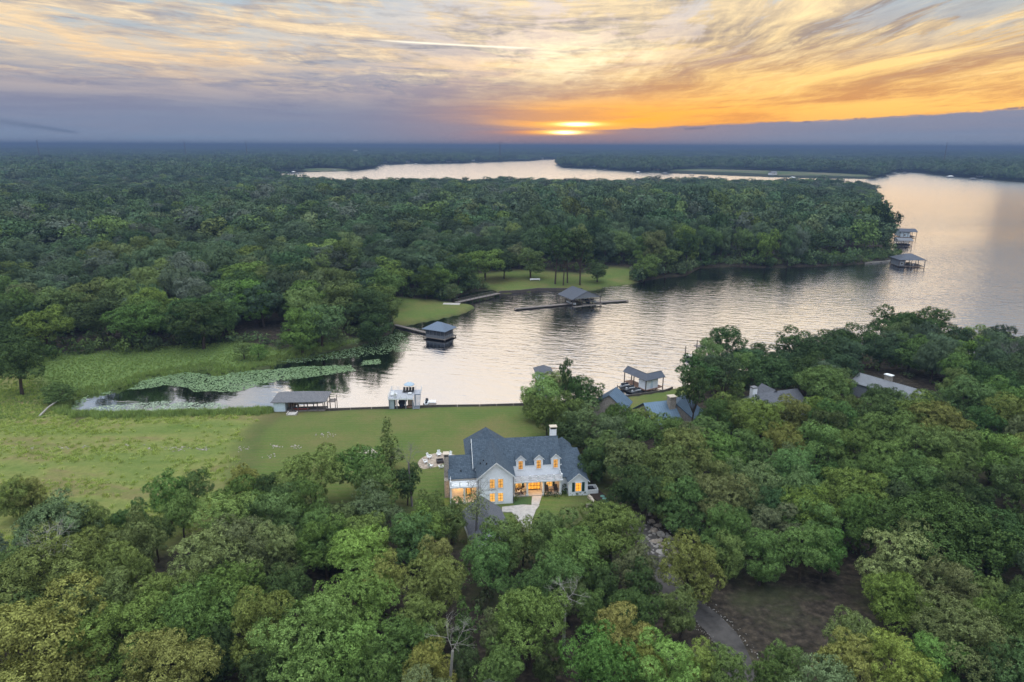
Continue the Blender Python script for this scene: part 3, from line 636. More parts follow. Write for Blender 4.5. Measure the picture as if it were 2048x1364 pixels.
T = '''60 987 25 Y;110 1040 60 B;185 1053 38 V;264 1044 32 D;334 987 38 G;387 974 32 G;488 965 28 Y;534 974 22 D;308 1066 34 D;360 1022 30 V;466 1048 58 L;536 1040 55 B;624 947 52 O;585 996 32 G;686 1048 42 G
722 930 44 G;750 972 40 G;743 1022 46 B;730 1084 44 V;642 1066 40 G;839 1048 42 V;868 985 34 V;861 1018 30 G;813 962 26 D
96 1055 40 D;85 1130 82 O;181 1109 50 O;20 1143 42 V;198 1212 60 O;50 1222 42 G;95 1285 118 Y;239 1278 78 V;478 1095 62 B;427 1130 72 L;342 1191 56 V;461 1180 58 G;547 1105 48 L;332 1340 74 Y;427 1300 42 D;605 1290 86 V;649 1085 48 G;580 1180 44 D;284 1317 38 G;10 1225 40 O;150 1360 50 Y
651 1079 42 G;1046 1072 34 V;1100 1040 26 G;720 1122 56 X;822 1078 42 G;873 1112 30 L;764 1157 44 Y;700 1215 72 V;866 1164 52 O;680 1300 72 V;853 1235 44 V;822 1290 56 G;925 1246 24 D cedar;1000 1085 44 V;1112 1066 50 G;976 1122 46 G;1147 1112 50 V;1113 1150 48 G;1225 1058 54 G;1271 1137 36 B;1281 1165 30 D
1133 1184 30 G;1061 1239 72 O;1185 1219 28 G;993 1266 30 B;1232 1278 56 Y;993 1330 42 G;860 1346 44 Y;1283 1325 44 Y;1100 1320 30 D;930 1330 30 D;750 1345 46 G;540 1345 44 D
1384 1137 56 O;1210 1160 30 D;1269 1227 42 D;1363 1222 38 G;1328 1330 56 X;1400 1318 40 X;1455 1340 36 O;1446 998 52 B;1381 1004 46 G;1446 1063 42 G;1455 1105 32 V;1526 1108 38 G;1609 1019 50 V;1609 1093 46 G;1574 1335 36 G
1492 965 52 B;1587 951 48 G;1482 1050 28 G;1631 1046 42 V;1650 1100 34 G;1699 982 52 O;1835 961 46 G;1903 978 44 D;1893 1063 92 D;1985 1070 66 D;1808 1111 66 L;1801 1200 52 V;1985 1195 34 O;2044 1189 22 L;1706 1270 46 O;1927 1275 72 B;1978 1247 46 G;1689 1325 48 Y;1791 1330 52 Y;1876 1330 48 V;2010 1335 48 G;1536 1350 30 G;1740 950 40 G
1454 692 40 D;1527 707 24 D;1392 749 40 D pine;1454 749 34 D pine;1388 775 30 D pine;1589 690 33 D;1627 704 36 D;1668 688 28 D;1720 682 34 D;1789 650 38 D;1858 656 42 D;1820 630 30 D;1824 697 34 G;1893 693 24 D;1945 704 32 G;2031 700 20 D;1547 745 38 D;1617 742 34 D;1651 768 42 G;1686 742 28 V;1760 800 34 D;1765 830 42 G
1841 742 32 G;1884 752 24 X;1917 742 32 G;1962 755 34 D;1940 800 44 G;1997 775 36 D;2014 800 40 G;1468 812 46 V;1634 815 42 V;1582 830 34 O;1409 850 42 G;1530 845 42 O;1668 835 36 G;1830 832 44 O;1880 845 46 O;1772 862 44 G;2025 835 42 O
1085 785 34 L;1164 782 34 D;1120 768 26 L;1133 751 11 D pine;1070 800 24 L;1095 825 32 G;1140 820 28 G;1170 850 40 B;1222 868 32 B;1240 838 32 D;1277 860 34 G;1330 862 40 G;1130 868 30 D;1205 905 34 G;1260 920 42 B;1320 935 48 G;1185 925 24 D;1250 965 34 D;1295 985 40 D;1330 1000 34 G;1380 900 44 O;1440 905 42 V;1505 900 42 G;1570 885 38 O;1640 890 44 V;1710 900 44 G;1775 915 44 V;1845 900 44 G;1915 905 46 O;1990 910 46 V;2040 960 40 G;1540 1020 34 D;1350 960 38 B;1655 960 36 D;1800 1000 30 D;1960 1010 30 D
30 720 52 D;25 690 34 D;487 697 20 B;518 703 15 V;118 782 26 G;30 985 30 V'''
for row in T.replace('\n', ';').split(';'):
    q = row.split(); tree_px(float(q[0]), float(q[1]), float(q[2]), q[3], q[4] if len(q) > 4 else 'oak', hs=(0.42 if q[0] in ('487', '518', '118') else None))
tree_px(776, 888, 24, 'G', 'cedar', hs=0.95, label='small lone conifer standing on the lawn left of the fire pit')
tree_px(1884, 748, 1, 'X') if False else None
# across the inlet, lawn trees and the tall pines
for q in ((878, 556, 26, 'G', 'oak'), (905, 578, 13, 'B', 'oak'), (970, 522, 34, 'V', 'oak'), (1008, 522, 24, 'D', 'oak'), (1112, 482, 27, 'D', 'pine', 1.75), (1162, 492, 27, 'D', 'pine', 1.6), (1137, 488, 22, 'D', 'pine', 1.6), (1128, 500, 20, 'D', 'pine', 1.45), (1195, 548, 19, 'D', 'oak', 0.5), (1290, 536, 24, 'G', 'oak', 0.7), (1332, 524, 27, 'G', 'oak', 0.8), (1062, 520, 26, 'G', 'oak'), (1040, 505, 22, 'B', 'oak'), (745, 600, 44, 'G', 'oak'), (748, 640, 30, 'D', 'oak'), (690, 600, 46, 'G', 'oak'), (640, 640, 40, 'B', 'oak'), (600, 655, 38, 'G', 'oak'), (20, 475, 34, 'X', 'oak'), (610, 512, 36, 'X', 'oak'), (660, 505, 34, 'X', 'oak'), (500, 520, 34, 'V', 'oak'), (350, 545, 34, 'V', 'oak'), (275, 640, 42, 'G', 'oak'), (85, 650, 40, 'V', 'oak'), (140, 610, 42, 'G', 'oak'), (400, 640, 50, 'D', 'oak'), (1190, 460, 26, 'V', 'oak'), (650, 440, 26, 'B', 'oak'), (560, 560, 40, 'G', 'oak'), (450, 590, 44, 'B', 'oak')):
    tree_px(*q[:5], hs=q[5] if len(q) > 5 else None)
# ------------------------------------------------------------------ fill both woods
ROAD_PX = [(1262, 1030), (1300, 1085), (1322, 1130), (1340, 1175), (1372, 1205), (1420, 1240), (1452, 1275), (1475, 1325), (1490, 1400), (1500, 1480)]
ROAD = np.array([G(x, y)[:2] for x, y in ROAD_PX])
CLEAR = wpoly([(1420, 1180), (1500, 1130), (1700, 1130), (1760, 1180), (1740, 1280), (1640, 1364), (1500, 1400), (1400, 1300)], 5)
YARD = wpoly([(880, 1040), (880, 900), (1120, 860), (1200, 900), (1235, 990), (1200, 1060), (1090, 1100), (930, 1090)], 4)
ROOFS = [wpoly(q, 4) for q in ([(1180, 830), (1200, 780), (1400, 780), (1420, 850)], [(1490, 800), (1490, 765), (1610, 765), (1610, 800)], [(1690, 790), (1690, 735), (1790, 735), (1880, 790), (1880, 800)])]
def okland(p, D, extra=()):
    m = D > 1.6
    for q in (LAWN, FIELD, LAWN3, LAWN4, LAWN2, POND): m &= ~inpoly(p, q)
    return m
near = []
g = np.random.default_rng(77)
gx, gy = np.meshgrid(np.arange(-110, 330, 6.6), np.arange(36, 240, 6.6)); q = np.column_stack([gx.ravel(), gy.ravel()])+g.uniform(-2.6, 2.6, (gx.size, 2))
D = seg_dist(q, SH); m = okland(q, D) & inpoly(q, BPOLY) & ~inpoly(q, CLEAR) & ~inpoly(q, YARD) & (np.abs(seg_dist(q, np.vstack([ROAD, ROAD[::-1]+0.01]))) > 3.5) & (seg_dist(q, FIELD) > 7) & (seg_dist(q, LAWN) > 4)
for r_ in ROOFS: m &= ~inpoly(q, r_)
q = q[m]
pl = np.array(PLACED)
cand = []
for x, y in q:
    dd = np.hypot(pl[:, 0]-x, pl[:, 1]-y)-pl[:, 2]*0.80
    if dd.min() < 2.0: continue
    a, b, c = PX((x, y, 10)); cand.append((x, y, a, b, c))
rest = []
kept = []
for x, y, a, b, c in cand:
    if kept and min(math.hypot(x-k[0], y-k[1]) for k in kept) < 6.0: continue
    kept.append((x, y))
    inside = -60 < a < 2108 and 560 < b < 1480
    if inside and TREE_N < 268: place_tree(x, y, a, b, random.uniform(2.9, 4.1), random.uniform(0.62, 0.85), random.choice('DDGGBO'), 'oak')
    else: rest.append((x, y))
print('individual trees', TREE_N, 'rest', len(rest))
# the wood across the inlet
def r_shoulder(p): return (p[:, 1] > 300) & (p[:, 1] < 800)
FARH = [P(x, y, 5)[:2] for x, y in ((875, 324.3), (898, 324.3), (912, 324.2), (816, 324.6), (770, 325.5), (945, 321.5), (1080, 317.5), (1160, 314.5), (1310, 340.5), (1545, 349.5), (1185, 334), (1800, 341.5), (1960, 353.5), (1352, 320.5), (1375, 318), (1393, 318), (1411, 318), (472, 318), (711, 303.5))]
FARH = [np.array(v) for v in FARH]
def wood(r0, r1, step, ang=46, seed=5, jitter=0.42, fade=None):
    g = np.random.default_rng(seed); n = int(r1/step)+1
    X, Y = np.meshgrid(np.arange(-n*step, n*step+1, step), np.arange(0, n*step+1, step)); p = np.column_stack([X.ravel(), Y.ravel()])+g.uniform(-jitter*step, jitter*step, (X.size, 2))
    r = np.hypot(p[:, 0], p[:, 1]); m = (r > r0) & (r <= r1) & (np.abs(np.degrees(np.arctan2(p[:, 0], p[:, 1]))) < ang); p = p[m]
    D = seg_dist(p, SH); m = okland(p, D) & ~inpoly(p, BPOLY) & ~inpoly(p, MARSH)
    rr_ = np.hypot(p[:, 0], p[:, 1])[:, None]
    for q in FARM:
        for a_ in (0, 35, 70, 105, 140): m &= ~inpoly(p*(1+a_/rr_), q)
    m &= ~((p[:, 0] > 170) & (r_shoulder(p)) & (D < 9))
    for (hx, hy) in FARH:
        fr = np.array([hx, hy]); u = -fr/np.linalg.norm(fr); rel = p-fr; al = rel@u; pe = np.abs(rel[:, 0]*-u[1]+rel[:, 1]*u[0]); m &= ~((al > -14) & (al < 130) & (pe < 17))
    p = p[m]; return p, D[m]
def zs(p): return np.column_stack([p, height(p)])
OAKW = []
for k in range(8):
    c = OAKS[k][0].copy(); c.materials.clear(); c.materials.append(LEAF_WILD); OAKW.append(c)
TRK = [OAKS[k][1] for k in range(8)]
WOOD = (0.098, 0.15, 0.078, 1)
pA, DA = wood(120, 420, 12.0)
pl = np.array(PLACED)
m = np.array([(np.hypot(pl[:, 0]-x, pl[:, 1]-y)-pl[:, 2]*0.7).min() > 1.6 for x, y in pA]); pA = pA[m]; DA = DA[m]
g = np.random.default_rng(9)
def size_of(p, g):
    n = fbm(p[:, 0]/60, p[:, 1]/60, 3); return np.clip(0.62+n*0.75+g.normal(0, 0.13, len(p)), 0.55, 1.35)
sA = size_of(pA, g)
# the largest in view become things of their own
app = np.array([(s/PX((x, y, 6))[2] if -40 < PX((x, y, 6))[0] < 2088 else 0) for (x, y), s in zip(pA, sA)])
edge = DA < 14
rank = np.argsort(-(app*(1+0.8*edge)))
take = rank[:max(0, 296-TREE_N)]
for i in take:
    x, y = pA[i]; a, b, c = PX((x, y, 8)); place_tree(x, y, a, b, 6.4*sA[i], 0.75*sA[i]+0.35, random.choice('GDDBV'), 'oak')
keepm = np.ones(len(pA), bool); keepm[take] = False; pA = pA[keepm]; sA = sA[keepm]
finish_labels()
def scl3(s, g): return np.column_stack([s*g.uniform(1.2, 1.65, len(s)), s*g.uniform(1.2, 1.65, len(s)), (0.35+0.75*s)*g.uniform(0.78, 1.25, len(s))])
def tall(p): return np.clip(1.6-(np.hypot(p[:, 0], p[:, 1])-300)/800, 1.0, np.where(p[:, 0] < 10, 1.06, 1.5))*np.where(inpoly(p, BPOLY), .72, 1.0)
pR = np.array(rest) if rest else np.zeros((0, 2))
allp = np.vstack([pA, pR]); alls = np.concatenate([sA, np.full(len(pR), 0.6)])
ii = g.integers(0, 8, len(allp)); ss = scl3(alls, g); rr = g.uniform(0, 6.28, len(allp)); zz3 = zs(allp); ss[:, 2] *= tall(allp)

TONES = ((WOOD, .66), ((.15, .205, .075, 1), .17), ((.125, .155, .115, 1), .10), ((.062, .10, .055, 1), .07))
def scatter_toned(name, protos, P3, S, Rz, I, gg):
    pick = gg.random(len(P3)); lo_ = 0
    for c_, f_ in TONES:
        k_ = (pick >= lo_) & (pick < lo_+f_); lo_ += f_
        if k_.any(): scatter(name, protos, P3[k_], S[k_], Rz[k_], I[k_], c_)
scatter_toned('near_forest', OAKW, zz3, ss, rr, ii, np.random.default_rng(1))
tr = scatter('forest_trunks', TRK, zz3, ss, rr, ii, WOOD)
pB, DB = wood(420, 1250, 13.5, 44, 6); sB = size_of(pB, g)*1.18
SB = scl3(sB, g); SB[:, 2] *= tall(pB)*np.where(np.hypot(pB[:, 0], pB[:, 1]) > 820, .70, 1.0)
scatter_toned('forest', [m_[0] for m_ in MID], zs(pB), SB, g.uniform(0, 6.28, len(pB)), g.integers(0, 6, len(pB)), np.random.default_rng(2))
pC, DC = wood(1250, 2900, 13.5, 42, 7); kC = (fbm(pC[:, 0]/220, pC[:, 1]/90, 3) > 0.33); pC = pC[kC]; sC = size_of(pC, g)*1.3
scatter('far_forest', FAR, zs(pC), scl3(sC, g), g.uniform(0, 6.28, len(pC)), g.integers(0, 5, len(pC)), WOOD)
pD, DD = wood(2900, 11500, 47, 41, 8); kD = (fbm(pD[:, 0]/500+9, pD[:, 1]/190, 3) > 0.36) | (DD < 90); pD = pD[kD]
sD = g.uniform(0.9, 1.3, len(pD))
scatter('distant_forest', PATCH, zs(pD), np.column_stack([sD, sD, sD*g.uniform(0.7, 1.5, len(pD))]), g.uniform(0, 6.28, len(pD)), g.integers(0, 4, len(pD)), WOOD)
print('stuff', len(allp), len(pB), len(pC), len(pD))

# undergrowth: low bushes filling the woods and the banks
g = np.random.default_rng(31)
UB = []
for k in range(4):
    T_, N_, L_ = crown_tufts(g, 2.2, 1.4, 1.1, 12, 4.0); UB.append(leaf_mesh('undergrowth', g, T_, N_, 6, 0.2, LEAF_WILD))
X, Y = np.meshgrid(np.arange(-150, 340, 4.2), np.arange(36, 420, 4.2)); p = np.column_stack([X.ravel(), Y.ravel()])+g.uniform(-2, 2, (X.size, 2))
D = seg_dist(p, SH); inB = inpoly(p, BPOLY)
m = (D > 1.0) & okland(p, D+2) & (~inpoly(p, CLEAR) | (g.random(len(p)) < .12)) & ~inpoly(p, YARD) & (np.abs(seg_dist(p, np.vstack([ROAD, ROAD[::-1]+0.01]))) > 3.0) & ~inpoly(p, MARSH)
for r_ in ROOFS: m &= ~inpoly(p, r_)
m &= (g.random(len(p)) < np.where(inB, 0.38, np.where(D < 14, 0.95, 0.35)))
mar = (D > 1.0) & (np.abs(seg_dist(p, MARSH)) < 5) & ~inB & ~inpoly(p, POND); m |= mar & (g.random(len(p)) < 0.9) & (D > 6)
p = p[m]; s_ = g.uniform(0.5, 1.35, len(p)); s_ = np.where(inpoly(p, BPOLY), s_*0.7, s_*1.25)
scatter('undergrowth', UB, zs(p), np.column_stack([s_, s_, s_*g.uniform(0.7, 1.5, len(p))]), g.uniform(0, 6.28, len(p)), g.integers(0, 4, len(p)), (0.11, 0.165, 0.06, 1))

t_ = densify(SH, 4.0); t_ = t_[(np.hypot(t_[:, 0], t_[:, 1]) < 1100) & (np.hypot(t_[:, 0], t_[:, 1]) > 280)]
g = np.random.default_rng(41); p = np.repeat(t_, 5, 0)+g.normal(0, 3.0, (len(t_)*5, 2)); D = seg_dist(p, SH); p = p[(D > .3) & (D < 6) & ~inpoly(p, BPOLY) & ~inpoly(p, LAWN4) & ~inpoly(p, LAWN3)]
p = p[~inpoly(p, wpoly([(1700, 540), (1730, 518), (1785, 508), (1800, 525)]))]
s_ = g.uniform(1.0, 2.3, len(p)); scatter('shore_bushes', UB, zs(p), np.column_stack([s_, s_, s_*g.uniform(.8, 1.6, len(p))]), g.uniform(0, 6.28, len(p)), g.integers(0, 4, len(p)), (0.10, 0.155, 0.065, 1))
# ------------------------------------------------------------------ materials of the buildings
def shingle_build(c0, c1):
    def f(t, b):
        co = t.new('ShaderNodeTexCoord').outputs['Object']; p = t.sep(co)
        a = t.noise(co, 5.0, 4, 0.7); br = t.new('ShaderNodeTexBrick'); br.offset = 0.5
        t.put(br.inputs['Vector'], t.xyz(t.m('ADD', p[0], p[1]), t.m('MULTIPLY', p[2], 1.4), 0)); br.inputs['Scale'].default_value = 1.0
        br.inputs['Brick Width'].default_value = 0.35; br.inputs['Row Height'].default_value = 0.22; br.inputs['Mortar Size'].default_value = 0.02
        br.inputs['Color1'].default_value = (*c0, 1); br.inputs['Color2'].default_value = (*c1, 1); br.inputs['Mortar'].default_value = (*[x*0.5 for x in c0], 1)
        t.put(b.inputs['Base Color'], t.mix(t.mr(a, 0.3, 0.7, 0, 0.6), br.outputs[0], (*c1, 1)))
        bn = t.new('ShaderNodeBump'); bn.inputs['Strength'].default_value = 0.4; bn.inputs['Distance'].default_value = 0.04
        t.put(bn.inputs['Height'], a); t.l.new(bn.outputs[0], b.inputs['Normal'])
    return f
M_ROOF = mat('slate_blue_shingles', rough=0.85, build=shingle_build((0.036, 0.055, 0.078), (0.085, 0.115, 0.15)))
M_ROOF2 = mat('grey_shingles', rough=0.9, build=shingle_build((0.085, 0.09, 0.105), (0.14, 0.145, 0.165)))
M_ROOF3 = mat('brown_grey_shingles', rough=0.9, build=shingle_build((0.12, 0.125, 0.14), (0.19, 0.185, 0.195)))
M_WHITE = mat('white_painted_brick', (0.86, 0.88, 0.92), 0.75, var=0.05, vscale=2.0, bump=0.25, bscale=9)
M_TRIM = mat('white_trim', (0.74, 0.75, 0.76), 0.55)
M_STONE = mat('stone', (0.34, 0.30, 0.26), 0.9, var=0.35, vscale=3, bump=0.5, bscale=6)
M_CAP = mat('chimney_cap', (0.55, 0.47, 0.38), 0.85, var=0.15)
M_DARK = mat('dark_metal', (0.02, 0.022, 0.025), 0.5)
M_GREEN = mat('green_shutters', (0.02, 0.06, 0.05), 0.5)
M_CONC = mat('pale_concrete', (0.42, 0.39, 0.36), 0.85, var=0.2, vscale=1.5, bump=0.2)
M_FRAME = mat('dark_window_frame', (0.10, 0.055, 0.03), 0.5)
def glass_build(lo, hi, st):
    def f(t, b):
        co = t.new('ShaderNodeTexCoord').outputs['Object']; oi = t.new('ShaderNodeObjectInfo').outputs['Random']
        n = t.noise(co, 2.3, 3, 0.6); n2 = t.m('ADD', n, t.m('MULTIPLY', t.m('SUBTRACT', oi, 0.5), 0.25))
        t.put(b.inputs['Emission Color'], t.ramp(n2, [(0.3, (*lo, 1)), (0.65, (*hi, 1))])); b.inputs['Emission Strength'].default_value = st
        b.inputs['Base Color'].default_value = (0.03, 0.03, 0.03, 1); b.inputs['Roughness'].default_value = 0.08
    return f
M_LIT = mat('lit_window_glass', build=glass_build((0.22, 0.085, 0.02), (1.0, 0.50, 0.10), 0.9))
M_LITB = mat('bright_lit_glass', build=glass_build((0.55, 0.20, 0.02), (1.0, 0.42, 0.04), 1.1))
M_GLASS = mat('dark_glass', (0.02, 0.025, 0.03), 0.06, spec=0.8)
M_BLUE = mat('blue_metal_roofing', (0.12, 0.18, 0.25), 0.45, metal=0.3, var=0.1, vscale=0.8)
M_PALE = mat('pale_metal_roofing', (0.18, 0.19, 0.21), 0.5, metal=0.3, var=0.1, vscale=0.8)
M_GREYMET = mat('grey_metal_roofing', (0.085, 0.095, 0.12), 0.5, metal=0.3, var=0.12, vscale=0.8)
M_WOOD = mat('weathered_deck_wood', (0.19, 0.165, 0.15), 0.85, var=0.25, vscale=4)
M_REDWOOD = mat('reddish_deck_wood', (0.24, 0.14, 0.10), 0.8, var=0.2, vscale=4)
M_TAN = mat('tan_boards', (0.46, 0.36, 0.27), 0.8, var=0.12)
M_PALEBLUE = mat('pale_blue_siding', (0.60, 0.70, 0.78), 0.7, var=0.05)
M_GREYSIDE = mat('grey_siding', (0.20, 0.215, 0.24), 0.8, var=0.1)
M_POST = mat('post_wood', (0.11, 0.09, 0.08), 0.85)
M_HULLW = mat('white_hull', (0.7, 0.72, 0.75), 0.3, spec=0.5)
M_HULLB = mat('navy_hull', (0.02, 0.03, 0.06), 0.3, spec=0.5)
M_HULLT = mat('teal_cover', (0.03, 0.13, 0.18), 0.7)
M_COVER = mat('dark_cover', (0.03, 0.035, 0.045), 0.8)
M_SEAT = mat('cream_seat', (0.5, 0.47, 0.42), 0.7)
M_RUST = mat('rust_steel', (0.2, 0.09, 0.06), 0.7)

def thing(name, label, cat, loc, rz=0.0, group=None):
    e = bpy.data.objects.new(name, None); COL.objects.link(e); e.location = loc; e.rotation_euler.z = rz
    return tag(e, label, cat, group)
def gable_roof(x0, x1, y0, y1, ze, zr, axis='x', oh=0.35, th=0.16):
    b = MB()
    if axis == 'x':
        x0 -= oh; x1 += oh; ym = (y0+y1)/2; k = (zr-ze)/(ym-y0); y0 -= oh; y1 += oh; ze -= oh*k
        b.slab([(x0, y0, ze), (x1, y0, ze), (x1, ym, zr), (x0, ym, zr)], th); b.slab([(x0, ym, zr+.002), (x1, ym, zr+.002), (x1, y1, ze), (x0, y1, ze)], th)
    else:
        y0 -= oh; y1 += oh; xm = (x0+x1)/2; k = (zr-ze)/(xm-x0); x0 -= oh; x1 += oh; ze -= oh*k
        b.slab([(x0, y0, ze), (xm, y0, zr), (xm, y1, zr), (x0, y1, ze)], th); b.slab([(xm, y0, zr+.002), (x1, y0, ze), (x1, y1, ze), (xm, y1, zr+.002)], th)
    return b
def hip_roof(x0, x1, y0, y1, ze, zr, oh=0.4, th=0.14):
    b = MB(); x0 -= oh; x1 += oh; y0 -= oh; y1 += oh; w = x1-x0; d = y1-y0
    if w >= d: r0 = (x0+d/2, (y0+y1)/2, zr); r1 = (x1-d/2, (y0+y1)/2, zr)
    else: r0 = ((x0+x1)/2, y0+w/2, zr); r1 = ((x0+x1)/2, y1-w/2, zr)
    A, B, C, D = (x0, y0, ze), (x1, y0, ze), (x1, y1, ze), (x0, y1, ze)
    if w >= d: fs = [[A, B, r1, r0], [B, C, r1], [C, D, r0, r1], [D, A, r0]]
    else: fs = [[A, B, r0], [B, C, r1, r0], [C, D, r1], [D, A, r0, r1]]
    for f in fs: b.quad(*f)
    b.slab([A, B, C, D], th)
    return b
def gable_wall(x0, x1, y0, y1, z0, ze, zr, axis='x'):
    b = MB()
    if axis == 'x': b.profx([(y0, z0), (y1, z0), (y1, ze), ((y0+y1)/2, zr), (y0, ze)], x0, x1)
    else: b.prof([(x0, z0), (x1, z0), (x1, ze), ((x0+x1)/2, zr), (x0, ze)], y0, y1)
    return b
WIN = {}
def window(parent, x, y, z, w, h, nx=2, ny=3, m=None, rz=0.0, frame=None, sill=True):
    "frame, a pane and its glazing bars; (x, y) is the centre on the wall face, z the sill height, facing -y before rz"
    m = m or M_LIT; key = (w, h, nx, ny, m.name, (frame or M_TRIM).name)
    if key not in WIN:
        f = MB(); t_ = 0.09
        f.box(-w/2-t_, w/2+t_, -0.09, 0.0, h, h+t_); f.box(-w/2-t_, w/2+t_, -0.11, 0.0, -t_, 0)
        f.box(-w/2-t_, -w/2, -0.09, 0.0, 0, h); f.box(w/2, w/2+t_, -0.09, 0.0, 0, h)
        q = MB(); q.box(-w/2, w/2, -0.03, -0.002, 0, h)
        g_ = MB()
        for i in range(1, nx): X = -w/2+w*i/nx; g_.box(X-.025, X+.025, -0.06, -0.031, 0.0, h)
        for j in range(1, ny): Z = h*j/ny; g_.box(-w/2, w/2, -0.055, -0.031, Z-.025, Z+.025)
        fm = f.mesh('window'); fm.materials.append(frame or M_TRIM); qm = q.mesh('pane'); qm.materials.append(m)
        gm = g_.mesh('glazing_bars') if nx*ny > 1 else None
        if gm: gm.materials.append(frame or M_FRAME)
        WIN[key] = (fm, qm, gm)
    fm, qm, gm = WIN[key]
    o = link('window', fm, None, parent); o.location = (x, y-0.003, z); o.rotation_euler.z = rz
    link('pane', qm, None, o)
    if gm: link('glazing_bars', gm, None, o)
    return o
def local(e, x, y, z=0.0):
    c, s = math.cos(e.rotation_euler.z), math.sin(e.rotation_euler.z); l = e.location
    return (l[0]+x*c-y*s, l[1]+x*s+y*c, l[2]+z)

# ------------------------------------------------------------------ the white house
ZG = 3.3; TH = R(7)
O = P(1027, 1006, ZG)
house = thing('white_house', 'large white house with steep slate-blue roofs, three dormers and warmly lit windows', 'house', (O.x, O.y, ZG), TH)
hp = lambda b, n, m, lab=None: b.build(n, m, house, label=lab)
hp(gable_wall(-6.1, 0, 0, 8, -0.4, 5.5, 8.05, 'y'), 'wing_wall', M_WHITE)
hp(gable_wall(-6.5, 9.0, 4.2, 12.6, -0.4, 5.4, 8.72, 'x'), 'main_wall', M_WHITE)
b = MB(); b.slab([(-6.45, -.4, 5.25), (-3.05, -.4, 8.2), (-3.3, 8.3, 8.9), (-6.45, 8.3, 5.6)], .17); b.slab([(-3.05, -.4, 8.203), (.35, -.4, 5.25), (.35, 8.3, 5.6), (-3.3, 8.3, 8.903)], .17)
hp(b, 'roof', M_ROOF)
hp(gable_roof(-6.5, 9.0, 4.2, 12.6, 5.4, 8.8, 'x', 0.3), 'roof', M_ROOF)
b = MB(); ap = (-3.9, 11.3, 9.9)
for a_, c_ in (((-8, 7.6), (0, 7.6)), ((0, 7.6), (0, 15)), ((0, 15), (-8, 15)), ((-8, 15), (-8, 7.6))): b.quad((*a_, 5.9), (*c_, 5.9), ap)
hp(b, 'rear_roof', M_ROOF); hp(MB().box(-7.0, -.8, 12.4, 14.4, -.4, 5.88), 'rear_wall', M_WHITE)
# white rake and eave trim
def rake(b, pts, w=0.16, t_=0.06):
    for p0, p1 in zip(pts[:-1], pts[1:]):
        p0 = Vector(p0); p1 = Vector(p1); b.quad(p0, p1, p1-Vector((0, 0, w)), p0-Vector((0, 0, w))); b.quad(p0+Vector((0, -t_, 0)), p1+Vector((0, -t_, 0)), p1+Vector((0, -t_, -w)), p0+Vector((0, -t_, -w)))
        b.quad(p0, p1, p1+Vector((0, -t_, 0)), p0+Vector((0, -t_, 0)))
b = MB(); rake(b, [(-6.5, -.41, 5.2), (-3.05, -.41, 8.17), (.4, -.41, 5.2)], .24); hp(b, 'gable_trim', M_TRIM)
b = MB(); [b.box(u0, u1, 3.87, 3.925, 4.98, 5.16) for u0, u1 in ((.36, .95), (2.55, 4.25), (5.85, 7.35), (8.95, 9.3))]; b.profx([(3.9, 5.0), (8.4, 8.66), (8.4, 8.9), (3.9, 5.22)], -6.88, -6.81); b.profx([(12.9, 5.0), (8.4, 8.66), (8.4, 8.9), (12.9, 5.22)], -6.88, -6.81); hp(b, 'eave_trim', M_TRIM)
b = MB()
for x in (-6.22, -6.0, -.05): b.tube((x if x != -6.0 else 9.05, 4.1 if x == -6.0 else -.08, -.2), (x if x != -6.0 else 9.05, 4.1 if x == -6.0 else -.08, 5.2), .05)
hp(b, 'downspout', M_DARK)
# dormers on the front slope
for x in (1.75, 5.05, 8.15):
    d_ = hp(gable_wall(x-.78, x+.78, 3.86, 6.6, 4.3, 6.55, 7.25, 'y'), 'dormer', M_WHITE)
    r_ = gable_roof(x-.78, x+.78, 3.86, 7.3, 6.55, 7.3, 'y', .16, .1).build('dormer_roof', M_ROOF, d_)
    q = MB(); rake(q, [(x-.98, 3.68, 6.4), (x, 3.68, 7.32), (x+.98, 3.68, 6.4)], .13); q.build('dormer_trim', M_TRIM, d_)
    window(house, x, 3.855, 4.55, .78, 1.65, 2, 3)
b = MB(); b.box(0.02, 9.0, 3.93, 4.19, 3.0, 5.15); hp(b, 'upper_wall', M_WHITE)
# wing windows
for x in (-3.75, -2.3): window(house, x, 0, 3.15, .85, 1.7, 2, 3)
for x in (-3.75, -2.3): window(house, x, 0, 0.55, .85, 1.6, 2, 3)
